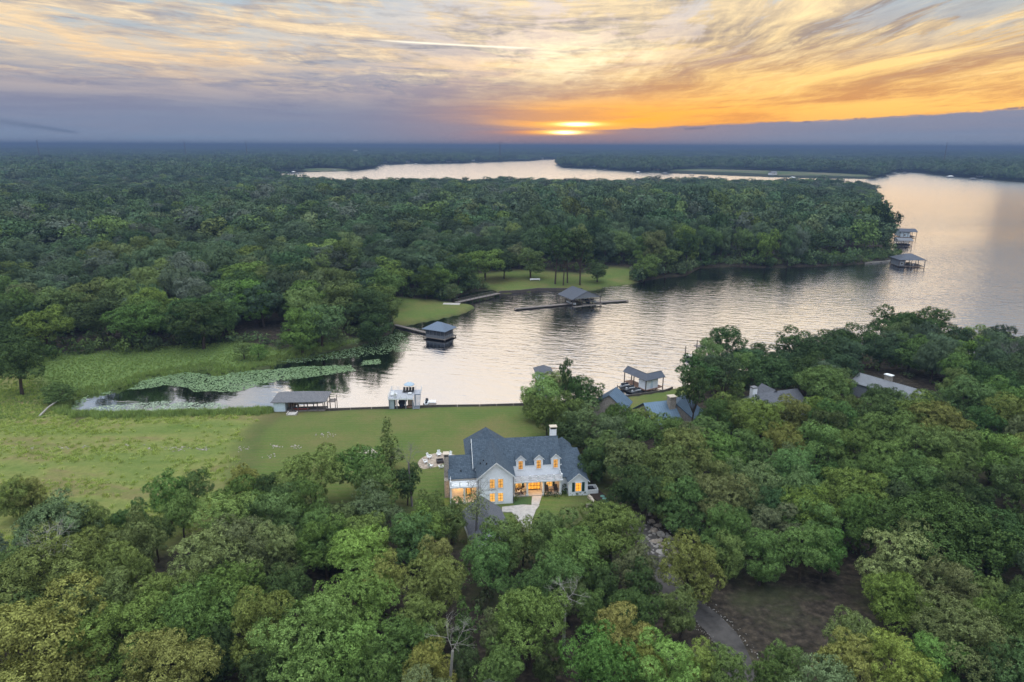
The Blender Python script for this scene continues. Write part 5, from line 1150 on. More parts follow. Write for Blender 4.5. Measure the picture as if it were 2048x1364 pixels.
q = MB(); q.box(d2-.12, d2+.12, d2, wA, ze+hr+.01, ze+hr+.09); q.box(d2+.13, wB, d2-.12, d2+.12, ze+hr+.01, ze+hr+.09); q.build('ridge_cap', M_CAP, jb)
MB().box(.7, 5.0, .7, 3.6, .7, ze-.05).build('corner_room', M_WHITE, jb); MB().box(2.4, 3.2, .63, .695, .9, 2.9).build('door', M_PALEBLUE, jb)
planks(jb, .3, wB-.3, .3, D2-.4, .7, M_REDWOOD, 'x', 7); planks(jb, .3, D2-.4, D2-.3, wA-.3, .7, M_REDWOOD, 'y', 7)
posts(jb, [(wB-.4, .4), (wB-.4, D2-.5), (.4, wA-.4), (D2-.5, wA-.4), (.4, wA*.55), (wB*.6, D2-.5), (D2-.5, wA*.6), (.4, .4)], -1.6, ze-.1)
for i, (dy_, s) in enumerate(((1.6, 'nearest the white room'), (4.0, 'in the middle'), (6.4, 'farthest out'))):
    c = local(jb, -2.0, dy_); make_jetski((c[0], c[1], .55), an+R(180), 'jet ski on its lift at the L-shaped boathouse, the one '+s)
lf = thing('jet_ski_lift', 'dark steel jet ski lift beside the L-shaped boathouse', 'lift', local(jb, -2.0, 4.0, 0), an); planks(lf, -1.7, 1.6, -3.4, 3.4, .42, M_DARK, 'x', 9, .1); posts(lf, [(-1.6, -3.3), (-1.6, 3.3)], -1.6, .9, .07, M_DARK)
c = local(jb, D2+2.0, D2+2.2); make_boat((c[0], c[1], .7), an+R(90), 'white motor boat under the open back of the L-shaped boathouse')
# --- screened boathouse with a pyramid roof
ze = 3.5; T0 = P(889.7, 664, ze); TL = P(850, 655, ze); TR = P(913, 654, ze)
an = math.atan2((TR-T0).y, (TR-T0).x); wR = (TR-T0).length; wL = (TL-T0).length
sb = thing('screened_boathouse', 'square screened boathouse with a blue-grey hipped metal roof across the inlet', 'boathouse', (T0.x, T0.y, 0), an)
ax = Vector(((TL-T0).x*math.cos(an)+(TL-T0).y*math.sin(an), -(TL-T0).x*math.sin(an)+(TL-T0).y*math.cos(an)))
wL = abs(ax.y); hip_roof(0, wR, 0, wL, ze, ze+2.2, .1).build('roof', mat('blue_grey_metal', (.12, .16, .22), .5, metal=.3), sb)
MB().box(.9, wR-.9, .9, wL-.9, .6, 1.5).build('lower_wall', M_GREYSIDE, sb); MB().box(1.0, wR-1.0, 1.0, wL-1.0, 1.502, ze-.02).build('screen', mat('screen_mesh', (.09, .10, .12), .7), sb)
pp = [(.9+(wR-1.8)*i/5, y) for i in range(6) for y in (.9, wL-.9)]+[(x, .9+(wL-1.8)*i/5) for i in range(1, 5) for x in (.9, wR-.9)]
posts(sb, pp, .5, ze-.03, .07, M_GREYSIDE); planks(sb, .1, wR+.3, .1, wL-.1, .6, M_WOOD, 'x', 10); posts(sb, [(.4, .4), (wR-.2, .4), (.4, wL-.4), (wR-.2, wL-.4)], -1.8, .45, .12)
MB().box(wR-.895, wR-.85, 2.0, 2.9, .7, 2.7).build('door', M_FRAME, sb)
def pier(name, a, b, w_, z, label, m=M_WOOD, n=None, handrail=False, zb=None, cat='pier'):
    A_ = P(*a, z); B_ = P(*b, z); v = B_-A_; L = v.length; e = thing(name, label, cat, (A_.x, A_.y, 0), math.atan2(v.y, v.x))
    n = n or int(L/1.0)
    pm = MB().box(0, L/n*.93, -w_/2, w_/2, -.12, 0).mesh('plank'); pm.materials.append(m)
    for i in range(min(n, 120)): o = link('plank', pm, None, e); o.location = (L*i/n, 0, z)
    k = max(1, int(L/4)); pm2 = MB().box(-.1, .1, -.1, .1, -2.2, z-.13).mesh('post'); pm2.materials.append(M_POST)
    for i in range(k+1):
        for y in (-w_/2+.12, w_/2-.12): o = link('post', pm2, None, e); o.location = (L*i/k*.98+.1, y, 0)
    for y in (-w_/2+.06, w_/2-.06): MB().box(0, L, y-.05, y+.05, z-.3, z-.125).build('beam', M_POST, e)
    if handrail:
        for y in (-w_/2, w_/2):
            MB().box(0, L, y-.04, y+.04, z+.95, z+1.05).build('handrail', m, e)
            for i in range(int(L/2.4)+1): MB().box(i*2.4-.05, i*2.4+.05, y-.05, y+.05, z, z+.948).build('rail_post', M_POST, e)
    return e
pier('boardwalk', (790, 649), (858, 666), 1.5, .65, 'narrow wooden boardwalk from the round lawn to the screened boathouse')
fb = pier('footbridge', (912, 604.5), (998, 586), 2.2, 1.3, 'long wooden footbridge with handrails crossing the narrow channel', handrail=True, cat='bridge')
tag(MB().box(-3.5, 3.5, -1.6, 1.6, -.3, .12).build('landing_slab', M_CONC, None, G(903, 608), R(-5)), 'pale concrete landing slab at the left end of the footbridge', 'slab')
# --- large gabled boathouse with the long pier
ze = 3.6; A_ = P(1120, 587.5, ze); B_ = P(1145, 599, ze); C_ = P(1203, 593, ze)
an = math.atan2((C_-B_).y, (C_-B_).x); w = (C_-B_).length
ax = (A_-B_).x*-math.sin(an)+(A_-B_).y*math.cos(an)
gb = thing('gabled_boathouse', 'wide open boathouse with a big dark gabled roof across the inlet', 'boathouse', (B_.x, B_.y, 0), an)
dp = max(ax, 9); zr_ = ze+2.9; gable_roof(0, w, 0, dp, ze, zr_, 'y', .2).build('roof', M_GREYMET, gb)
q = MB(); q.prof([(.1, ze), (w-.1, ze), (w/2, zr_-.12)], -.05, .05); q.build('gable_panel', M_GREYSIDE, gb)
posts(gb, [(x, y) for x in (.3, w*.33, w*.62, w-.3) for y in (.3, dp/2, dp-.4)], -2, ze, .12); planks(gb, .1, w-.1, -1.4, .2, .62, M_WOOD, 'x', 3); planks(gb, w*.4, w*.58, .3, dp, .62, M_WOOD, 'y', 3)
for i, (x, hull, lab) in enumerate(((w*.19, M_HULLW, 'white boat in the left bay of the gabled boathouse'), (w*.68, M_HULLB, 'dark boat in the middle bay of the gabled boathouse'), (w*.88, M_HULLW, 'white boat in the right bay of the gabled boathouse'))):
    c = local(gb, x, dp*.4); make_boat((c[0], c[1], .6), an-R(90), lab, hull, None, 6.5, 2.2)
pier('long_pier', (1030, 617), (1150, 606), 2.0, .6, 'long low pier running left from the gabled boathouse'); pier('long_pier', (1187, 604.5), (1255, 600), 2.4, .6, 'shorter pier running right from the gabled boathouse')
q = thing('lawn_bench', 'white garden bench on the far lawn below the trees', 'bench', G(1070, 561), .1); MB().box(-2.4, 2.4, -.3, .3, .4, .5).build('seat', M_TRIM, q); MB().box(-2.4, 2.4, .3, .38, .5, 1.0).build('backrest', M_TRIM, q)
for x in (-2.2, 2.2): MB().box(x-.08, x+.08, -.25, .25, 0, .4).build('leg', M_TRIM, q)
# --- sea walls
def seawall(px, z0, z1, w_, m, label):
    e = thing('seawall', label, 'seawall', (*P(*px[0], 0)[:2], 0)); o0 = e.location
    for a_, c_ in zip(px[:-1], px[1:]):
        A_ = P(*a_, 0)-o0; C_ = P(*c_, 0)-o0; L = (C_-A_).length; n = max(1, int(L/4)); u = (C_-A_).normalized(); v = Vector((-u.y, u.x, 0))*w_/2
        for i in range(n):
            p0 = A_+(C_-A_)*(i/n); p1 = A_+(C_-A_)*((i+.985)/n); q = MB(); q.slab([(*(p0-v)[:2], z1), (*(p1-v)[:2], z1), (*(p1+v)[:2], z1), (*(p0+v)[:2], z1)], z1-z0); q.build('wall_panel', m, e)
    return e
M_BULK = mat('weathered_bulkhead', (.10, .085, .075), .9, var=.3)
seawall([(545, 825), (660, 823), (785, 819), (870, 816), (960, 815), (1060, 812), (1160, 805), (1236, 799), (1290, 791), (1332, 784.5), (1345, 779)], -1, .85, .3, M_BULK, 'weathered bulkhead along the near lawn shore')
seawall([(998, 587.5), (1040, 585.5), (1076, 581.5), (1124, 581.5), (1165, 582)], -1, 1.3, .35, M_BULK, 'dark retaining wall curving along the far lawn')
seawall([(1730, 527.5), (1773, 524.5), (1796, 520)], -1, .9, .6, mat('pale_riprap', (.3, .28, .25), .9, var=.3), 'pale stone wall round the gravel point')
# --- boathouses along the right-hand shore
def small_boathouse(fl, fr, dp, ze, zr, roof, wallm, label, room=.45, kind='hip', ztop=None):
    A_, an, w = frame_from(fl, fr, .7); e = thing('shore_boathouse', label, 'boathouse', (A_.x, A_.y, 0), an, 'boathouses along the far right shore')
    (hip_roof(0, w, 0, dp, ze, zr, .5) if kind == 'hip' else gable_roof(0, w, 0, dp, ze, zr, 'x', .5)).build('roof', roof, e)
    if room > 0: MB().box(.3, w*room, .3, dp-.3, .7, ze-.02).build('room_wall', wallm, e); window(e, w*room*.5, .3, 1.6, 1.2, 1.0, 2, 1, M_GLASS)
    planks(e, 0, w, 0, dp, .7, M_WOOD, 'x', 6); posts(e, [(w*i/4+.2*(1 if i == 0 else -1), y) for i in range(5) for y in (.3, dp-.3)], -2, ze, .13); return e, w, an
e, w, an = small_boathouse((1797, 532), (1850, 533), 11, 4.2, 7.0, M_GREYMET, M_GREYSIDE, 'large dark hip-roofed boathouse off the gravel point', .24)
c = local(e, w*.55, 5); make_boat((c[0], c[1], .8), an+R(90), 'boat under the dark hip roof off the gravel point', M_HULLW, None, 7, 2.4)
for f in (.4, .75): MB().box(w*f, w*f+.15, .4, 10.6, 3.6, 3.75).build('truss', M_TRIM, e)
small_boathouse((1799, 473.5), (1833, 474.5), 13, 4.6, 6.2, M_GREYMET, M_PALEBLUE, 'farther boathouse with pale walls and flat dark roof', .6, 'gable')
e, w, an = small_boathouse((1796, 492), (1824, 493), 12, 4.5, 5.6, M_PALE, M_GREYSIDE, 'pale metal roofed boathouse between two darker ones', 0, 'gable')
c = local(e, w*.45, 4); make_boat((c[0], c[1], .8), an, 'dark covered boat under the pale metal boathouse roof', M_HULLB, M_COVER, 9, 3)
small_boathouse((1744, 404.5), (1762, 404.5), 14, 5.5, 7.5, M_PALE, M_PALEBLUE, 'small pale boathouse tucked behind the wooded shoulder', .9, 'gable')
pier('pier', (1772, 470), (1800, 470.5), 2.0, .7, 'short pier to the boathouse with pale walls', n=14); pier('pier', (1772, 487.5), (1797, 488.5), 2.0, .7, 'short pier to the pale metal roofed boathouse', n=14); pier('pier', (1782, 524), (1799, 529.5), 1.6, .7, 'short footway from the gravel point to the dark boathouse', n=10)
# --- dock with a mast by the dark trees
e = thing('open_dock', 'small open dock with a flat roof and tall posts behind the dark trees', 'dock', (*P(1400, 722, 0)[:2], 0), R(8))
planks(e, -4, 4, -3, 3, .7, M_WOOD, 'x', 7); posts(e, [(-3.8, -2.8), (-3.8, 2.8), (3.8, 2.8), (3.8, -2.8)], -2, 4.2, .1); MB().box(-1.2, 4.2, -1, 3, 4.21, 4.4).build('flat_roof', M_WOOD, e); MB().tube((-1.4, 0, .7), (-1.4, 0, 6.8), .12).build('mast', M_POST, e)
c = P(1379, 718, .4); make_jetski((c.x, c.y, .1), R(190), 'jet ski floating left of the open dock'); c = P(1388, 713, .4); make_boat((c.x, c.y, 0), R(175), 'white boat moored at the open dock', M_HULLW, None, 5.5, 2.0)
# --- boathouse roof peeping over the shore trees
A_, an, w = frame_from((1073, 764), (1105, 763), .8); e = thing('peeping_boathouse', 'grey hip-roofed boathouse peeping over the trees right of the lawn', 'boathouse', (A_.x, A_.y, 0), an)
hip_roof(0, w, 0, 5, 3.3, 4.9, .3).build('roof', M_ROOF2, e); MB().box(.3, w*.6, .3, 4.7, .7, 3.25).build('wall', M_WHITE, e); planks(e, 0, w+4, 0, 5, .7, M_REDWOOD, 'x', 6); posts(e, [(.2, .2), (w-.2, .2), (w+3.8, .2), (w+3.8, 4.8)], -2, 3.2)
MB().box(w+.4, w+3.9, 4.7, 4.8, 3.0, 3.15).build('top_rail', M_RUST, e)
# ------------------------------------------------------------------ neighbours' houses
def seam_roof(parent, pts, m, th=.12, step=.55):
    "sloping metal sheet pts = (eave0, eave1, ridge1, ridge0) with raised seams running up the slope"
    MB().slab(pts, th).build('roof', m, parent); r_ = parent.children[-1]
    a, b_, c_, d = map(Vector, pts); n = max(2, int((b_-a).length/step)); q = MB()
    for i in range(n+1):
        p0 = a.lerp(b_, i/n); p1 = d.lerp(c_, i/n); q.tube(p0+Vector((0, 0, .03)), p1+Vector((0, 0, .03)), .035, n=4, cap=False)
    q.build('roof_seams', m, r_)['kind'] = 'stuff'
def at(px, py, z): return P(px, py, z)
def simple_gable_house(name, label, pk0, pk1, half, ze, zr, roofm, wallm, seams=True, parent=None, gend=None):
    "ridge from pixel pk0 to pk1 at height zr"
    A_ = P(*pk0, zr); B_ = P(*pk1, zr); v = B_-A_; L = v.length; an = math.atan2(v.y, v.x); zg = H(A_.x, A_.y)
    e = parent or thing(name, label, 'house', (A_.x, A_.y, 0), an)
    sub = e
    if parent: 
        sub = bpy.data.objects.new('house_wing', None); COL.objects.link(sub); sub.parent = parent; sub.matrix_parent_inverse = (Matrix.Translation(parent.location) @ Matrix.Rotation(parent.rotation_euler.z, 4, 'Z')).inverted(); sub.location = (A_.x, A_.y, 0); sub.rotation_euler.z = an
    def slope(s):
        pts = [(-.4, -s*half, ze), (L+.4, -s*half, ze), (L+.4, 0, zr), (-.4, 0, zr)]
        if s < 0: pts = [pts[1], pts[0], pts[3], pts[2]]
        if seams and not parent: seam_roof(sub, pts, roofm)
        else:
            MB().slab(pts, .14).build('roof', roofm, sub)
            if seams:
                q = MB(); a, b_, c_, d = map(Vector, pts); n = int(L/.6)
                for i in range(n+1): q.tube(a.lerp(b_, i/n)+Vector((0, 0, .03)), d.lerp(c_, i/n)+Vector((0, 0, .03)), .035, n=4, cap=False)
                q.build('roof_seams', roofm, sub)['kind'] = 'stuff'
    slope(1); slope(-1)
    MB().profx([(-half*.9, zg-.5), (half*.9, zg-.5), (half*.9, ze+.2), (0, zr-.2), (-half*.9, ze+.2)], 0, L).build('wall', wallm, sub)
    return e, L
nh, L = simple_gable_house('blue_roofed_house', 'stone house with several blue standing seam metal roofs and a stone chimney', (1290, 805.5), (1342, 800), 5.2, 5.2, 8.6, M_BLUE, M_STONE)
simple_gable_house('', '', (1354, 807), (1368, 789), 4.6, 5.0, 8.3, M_BLUE, M_STONE, parent=nh)
simple_gable_house('', '', (1219, 789), (1232, 775), 4.2, 4.6, 7.8, M_BLUE, M_STONE, parent=nh)
simple_gable_house('', '', (1380, 822), (1398, 820), 2.2, 4.0, 5.4, M_BLUE, M_STONE, parent=nh)
cp = P(1341, 800, 9.0); lc = Matrix.Rotation(-nh.rotation_euler.z, 3, 'Z') @ (cp-nh.location)
ch = MB().box(lc.x-.75, lc.x+.75, lc.y-1.2, lc.y+.2, 3, 10.0).build('chimney', M_STONE, nh); MB().box(lc.x-.9, lc.x+.9, lc.y-1.35, lc.y+.35, 10.002, 10.2).build('cap', M_CAP, ch)
g2, L = simple_gable_house('grey_shingled_house', 'house under dark grey shingles glimpsed between the trees', (1512, 787), (1592, 777), 5.5, 5.0, 8.0, M_ROOF2, M_WHITE, seams=False)
cp = P(1507, 783, 8.4); lc = Matrix.Rotation(-g2.rotation_euler.z, 3, 'Z') @ (cp-g2.location); ch = MB().box(lc.x-.6, lc.x+.6, lc.y-.6, lc.y+.6, 4, 9.4).build('chimney', M_WHITE, g2); MB().box(lc.x-.7, lc.x+.7, lc.y-.7, lc.y+.7, 9.402, 9.6).build('cap', M_PALE, ch)
gq = MB(); cp = P(1540, 776, 8.2); lc = Matrix.Rotation(-g2.rotation_euler.z, 3, 'Z') @ (cp-g2.location); gable_roof(lc.x-2, lc.x+2, lc.y-2, lc.y+3, 6.6, 8.4, 'y', .1).build('cross_gable', M_ROOF2, g2)
g3, L = simple_gable_house('long_metal_roofed_house', 'house with a long low pale metal roof between dark trees', (1722, 746), (1850, 782), 3.8, 5.6, 7.4, M_PALE, M_GREYSIDE)
cp = P(1777, 758, 7.6); lc = Matrix.Rotation(-g3.rotation_euler.z, 3, 'Z') @ (cp-g3.location); ch = MB().box(lc.x-.8, lc.x+.8, lc.y-.5, lc.y+.5, 6, 8.6).build('chimney', M_STONE, g3); MB().box(lc.x-1.0, lc.x+1.0, lc.y-.7, lc.y+.7, 8.602, 8.8).build('cap', M_TRIM, ch)
# ------------------------------------------------------------------ driveway with stone edging
def ribbon(name, pts, w, m, up=.05, kind='structure', z=None):
    P2 = []
    for a, b in zip(pts[:-1], pts[1:]):
        for i in range(6): P2.append(a+(b-a)*i/6)
    P2.append(pts[-1]); P2 = np.array(P2)
    for _ in range(4): P2[1:-1] = (P2[:-2]+P2[2:]+2*P2[1:-1])/4
    T_ = np.gradient(P2, axis=0); T_ /= np.linalg.norm(T_, axis=1)[:, None]; Nn = np.column_stack([-T_[:, 1], T_[:, 0]])
    b = MB(); rows = []
    for p, n_ in zip(P2, Nn):
        r_ = []
        for s in (-1, -.33, .33, 1):
            q = p+n_*w/2*s; r_.append(len(b.v)); b.v.append((q[0], q[1], H(*q)+up+(.0 if abs(s) < 1 else -.02)))
        rows.append(r_)
    for r0, r1 in zip(rows[:-1], rows[1:]):
        for k in range(3): b.f.append((r0[k], r1[k], r1[k+1], r0[k+1]))
    o = b.build(name, m); o['kind'] = kind; return P2, Nn
M_ASPH = mat('old_asphalt', (.075, .068, .064), .9, var=.5, vscale=.5, bump=.2, bscale=8)
RP, RN = ribbon('driveway', ROAD, 3.6, M_ASPH, .07)
g = np.random.default_rng(55)
def rock_mesh(seed, name='boulder'):
    g_ = np.random.default_rng(seed); import bmesh
    bm = bmesh.new(); bmesh.ops.create_icosphere(bm, subdivisions=2, radius=1)
    sc_ = g_.uniform(.6, 1.1, 3)
    ax_ = rand_dirs(g_, 7)
    for v in bm.verts:
        d = np.array(v.co); k = 1.0
        for a_ in ax_: k = min(k, .74/max(.5, abs(float(d @ a_)))) if abs(float(d @ a_)) > .6 else k
        v.co = Vector(d*k*sc_*np.array([1, 1, .7]))
    me = bpy.data.meshes.new(name); bm.to_mesh(me); bm.free(); return me
M_ROCK = mat('grey_rock', (.27, .25, .23), .9, var=.4, vscale=3, bump=.5, bscale=7); M_ROCKL = mat('pale_limestone', (.34, .30, .26), .9, var=.3, vscale=3, bump=.4, bscale=7)
ROCKS = [rock_mesh(k) for k in range(5)]
for r_ in ROCKS[:3]: r_.materials.append(mat('buff_rock', (.27, .23, .19), .9, var=.4, vscale=3, bump=.5, bscale=7))
for r_ in ROCKS[3:]: r_.materials.append(M_ROCK)
# edging stones: one object of many small stones
def many_rocks(name, pts, sizes, label=None):
    V = []; Q = []; n = 0; g_ = np.random.default_rng(3); src = rock_mesh(9); vv = np.array([v.co[:] for v in src.vertices]); ff = np.array([p.vertices[:] for p in src.polygons])
    for (x, y, z), s in zip(pts, sizes):
        a = g_.uniform(0, 6.28); c_, s_ = math.cos(a), math.sin(a); q = vv*s*g_.uniform(.7, 1.2, 3); q = np.column_stack([q[:, 0]*c_-q[:, 1]*s_, q[:, 0]*s_+q[:, 1]*c_, q[:, 2]])+np.array([x, y, z]); V.append(q); Q.append(ff+n); n += len(vv)
    me_ = mesh_np(name, np.concatenate(V), np.concatenate(Q)); o = link(name, me_, M_ROCKL); o['kind'] = 'stuff'; return o
pts = []; sz = []
for p, n_ in zip(RP, RN):
    for s in (-1, 1):
        for k in range(3): q = p+n_*s*(1.95+g.uniform(-.1, .5))+g.normal(0, .35, 2); pts.append((*q, H(*q)+.02)); sz.append(g.uniform(.05, .14))
many_rocks('edging_stones', pts, sz).data.materials[0] = M_ROCK
# boulder bed beside the drive
bl = ['tall', 'flat', 'rounded', 'jagged', 'squat', 'leaning', 'blocky', 'smooth', 'wide', 'narrow']
spots = [(1304, 1044, 1.0), (1318, 1052, .9), (1309, 1063, 1.2), (1322, 1071, 1.3), (1338, 1076, .8), (1352, 1080, .9), (1312, 1084, 1.1), (1327, 1092, 1.2), (1343, 1096, 1.0), (1322, 1108, 1.1), (1337, 1112, .8), (1352, 1107, .8), (1298, 1030, .9), (1380, 1062, .9)]
for i, (x, y, s) in enumerate(spots):
    p = G(x, y); o = link('boulder', ROCKS[i % 5]); o.location = p+Vector((0, 0, .1)); o.scale = (s*.8, s*.9, s*.75); o.rotation_euler.z = i*1.3
    row = ('in the upper end' if y < 1065 else 'in the middle' if y < 1095 else 'at the lower end')
    tag(o, f'{bl[i % 10]} pale boulder {row} of the boulder bed, {ORD[i]+" " if i else ""}nearest the house', 'boulder', 'boulders of the landscaped bed')
pts = []; sz = []
for i in range(150): q = G(*(np.array([1320, 1078])+g.normal(0, 1, 2)*np.array([17, 26])))[:2]; pts.append((*q, H(*q))); sz.append(g.uniform(.12, .4))
many_rocks('bed_stones', pts, sz).data.materials[0] = M_ROCK
ped = paving('planting_bed', [(1182, 975), (1196, 978), (1222, 1000), (1240, 1018), (1215, 1020), (1196, 1002), (1180, 990)], mat('dark_mulch', (.035, .025, .02), 1), up=.02)
# pale stones across the hayfield
pts = []; sz = []
for (x, y, w_, h_, n) in ((352, 899, 16, 3, 60), (345, 895, 45, 2, 30), (405, 899, 14, 2, 24), (555, 893, 12, 3, 22), (593, 894, 10, 5, 22), (170, 893, 12, 2, 14), (65, 896, 6, 2, 8), (30, 895, 5, 2, 6), (250, 891, 30, 2, 18), (485, 897, 14, 5, 16), (650, 870, 30, 9, 22), (300, 898, 6, 2, 10), (540, 912, 20, 5, 10), (125, 896, 20, 3, 8)):
    for i in range(n): q = G(x+g.normal(0, w_/2), y+g.normal(0, h_/2), 2)[:2]; pts.append((*q, H(*q)+.03)); sz.append(g.uniform(.10, .34))
many_rocks('field_stones', pts, [q*.8 for q in sz])
sp = [P(x, y, 3.0) for x, y in ((728, 893), (738, 885), (746, 892), (760, 905), (745, 912), (705, 918), (688, 916), (706, 906))]
b = MB(); b.slab([(p.x, p.y, H(p.x, p.y)+.08) for p in sp], .3); tag(b.build('sand_heap', mat('pale_sand', (.42, .36, .30), 1, var=.2)), kind='structure')
# ------------------------------------------------------------------ lily pads
def pads(name, polys, col, dens, thr, rmin, rmax, seed, zoff=.02, nscale=.12):
    g_ = np.random.default_rng(seed); V = []; Q = []; n = 0; T_ = []
    for poly in polys:
        w_ = wpoly(poly); lo = w_.min(0); hi = w_.max(0); m_ = int((hi-lo).prod()*dens); p = lo+(hi-lo)*g_.random((m_, 2)); p = p[inpoly(p, w_)]
        sd_ = seg_dist(p, w_); nz = fbm(p[:, 0]*nscale*2.2+seed, p[:, 1]*nscale*4+2, 4); nz = nz*.65+.35*fbm(p[:, 0]*.9, p[:, 1]*1.6, 3); p = p[(nz+np.clip(-sd_/8, 0, .16) > thr+.05) & (seg_dist(p, SH) < .3)]
        r_ = g_.uniform(rmin, rmax, len(p)); a0 = g_.uniform(0, 6.28, len(p)); k = 7
        ang = a0[:, None]+np.arange(k)/k*5.9
        rim = np.stack([p[:, 0:1]+r_[:, None]*np.cos(ang), p[:, 1:2]+r_[:, None]*np.sin(ang), np.full((len(p), k), zoff)+g_.uniform(0, .03, (len(p), k))], -1)
        V.append(rim.reshape(-1, 3)); Q.append(np.arange(len(p)*k).reshape(-1, k)+n); n += len(p)*k; T_.append(np.repeat(g_.random(len(p)), k))
    me_ = mesh_np(name, np.concatenate(V), np.concatenate(Q)); vcol(me_, 'tone', np.concatenate(T_))
    def f(t, b):
        at_ = t.new('ShaderNodeAttribute', attribute_name='tone').outputs['Fac']; t.put(b.inputs['Base Color'], t.ramp(at_, [(0, (*[c*.6 for c in col], 1)), (1, (*[c*1.35 for c in col], 1))]))
    o = link(name, me_, mat(name, rough=.45, spec=.4, build=f)); o['kind'] = 'stuff'; print(name, len(me_.polygons)); return o
pads('lily_pads', [[(256, 779), (300, 752), (360, 742), (440, 752), (475, 742), (540, 739), (600, 733), (700, 728), (712, 742), (640, 752), (560, 762), (520, 770), (470, 786), (385, 784), (378, 776), (330, 770), (300, 778)], [(725, 722), (760, 718), (762, 728), (720, 732)], [(200, 783), (225, 783), (222, 789), (198, 788)]], (.165, .25, .115), 11.0, .41, .11, .25, 4)
pads('lily_pads', [[(549, 724), (640, 706), (757, 676), (800, 662), (818, 676), (825, 700), (790, 706), (700, 716), (600, 726)], [(180, 790), (165, 815), (135, 822), (140, 806)]], (.13, .22, .11), 4.0, .46, .11, .25, 14)
pads('algae_mat', [[(140, 822), (200, 812), (330, 802), (440, 806), (458, 812), (440, 824), (300, 830), (160, 830)]], (.30, .38, .26), 9.0, .47, .10, .22, 24)
# ------------------------------------------------------------------ grasses and reeds
def tuft_mesh(seed, n, h, sp, w_=.05, lean=.35):
    g_ = np.random.default_rng(seed); V = []; 
    for i in range(n):
        a = g_.uniform(0, 6.28); r_ = g_.uniform(0, sp); x, y = r_*math.cos(a), r_*math.sin(a); hh_ = h*g_.uniform(.5, 1.1); l_ = g_.normal(0, lean, 2)*hh_; b_ = g_.uniform(0, 3.14); u = np.array([math.cos(b_), math.sin(b_), 0])*w_
        p = np.array([x, y, 0]); m_ = p+np.array([l_[0]*.4, l_[1]*.4, hh_*.6]); t_ = p+np.array([*l_, hh_]); V += [p-u, p+u, m_+u*.8, m_-u*.8]; V += [m_-u*.8, m_+u*.8, t_+u*.2, t_-u*.2]
    me_ = mesh_np('tuft', np.array(V), np.arange(len(V)).reshape(-1, 4)); vcol(me_, 'tone', np.repeat(g_.random(len(V)//4), 4)); me_.materials.append(LEAF_GRASS); return me_
TU = [tuft_mesh(k, 34, .55, .6, .04) for k in range(3)]; RE = [tuft_mesh(10+k, 46, 1.5, .7, .05, .16) for k in range(3)]
g = np.random.default_rng(66)
lo = FIELD.min(0); hi = FIELD.max(0); p = lo+(hi-lo)*g.random((16000, 2)); p = p[inpoly(p, FIELD) & (p[:, 0] > -150)]; D = seg_dist(p, SH)
nz = fbm(p[:, 0]*.05, p[:, 1]*.13, 4); p = p[(D > .5) & (g.random(len(p)) < np.clip((nz-.42)*5, .06, 1))]; s_ = g.uniform(.5, 1.2, len(p))
scatter('meadow_grass', TU, zs(p), np.column_stack([s_, s_, s_*g.uniform(.5, 1.2, len(p))]), g.uniform(0, 6.28, len(p)), g.integers(0, 3, len(p)), (.36, .44, .11, 1)); print('grass', len(p))
p = MARSH.min(0)+(MARSH.max(0)-MARSH.min(0))*g.random((30000, 2)); D = seg_dist(p, SH); p = p[inpoly(p, MARSH) & (D > -.6) & (p[:, 0] > -150)]; s_ = g.uniform(.5, 1.1, len(p))
D = seg_dist(p, SH); s_ *= np.where(D < 3, .8, .33)
band = []
for a_, c_ in zip([(160, 832), (220, 834), (300, 833), (400, 830), (500, 827)], [(220, 834), (300, 833), (400, 830), (500, 827), (548, 825.5)]):
    A_ = np.array(P(*a_, 0)[:2]); C_ = np.array(P(*c_, 0)[:2]); m_ = 220; t_ = g.random(m_)[:, None]; band.append(A_+(C_-A_)*t_+np.column_stack([g.normal(0, .4, m_), -np.abs(g.normal(0, 1.3, m_))]))
band = np.concatenate(band); pp_ = np.vstack([p, band]); ss_ = np.concatenate([s_, g.uniform(.5, 1.15, len(band))])
scatter('marsh_reeds', RE, zs(pp_), np.column_stack([ss_, ss_, ss_*g.uniform(.6, 1.1, len(pp_))]), g.uniform(0, 6.28, len(pp_)), g.integers(0, 3, len(pp_)), (.25, .34, .10, 1))
# fallen trunk and driftwood line at the marsh
q = thing('fallen_trunk', 'pale fallen tree trunk leaning out of the marsh at the left end of the pond', 'log', G(77, 834)); v = P(116, 800, 2.2)-q.location
m_ = MB(); m_.tube((0, 0, 0), v*.5+Vector((0, 0, .3)), .28, .2, 7); m_.tube(v*.5+Vector((0, 0, .3)), v, .2, .09, 7); m_.build('trunk', DEADWOOD, q); MB().tube(v*.6, v*.6+Vector((1.5, .5, 1.2)), .08, .03, 5).build('branch', DEADWOOD, q)
ribbon('mud_strip', [np.array(P(x, y, .8)[:2]) for x, y in ((285, 759), (330, 751), (380, 742), (420, 734))], 1.6, mat('pale_mud', (.24, .21, .19), 1, var=.3), .1)
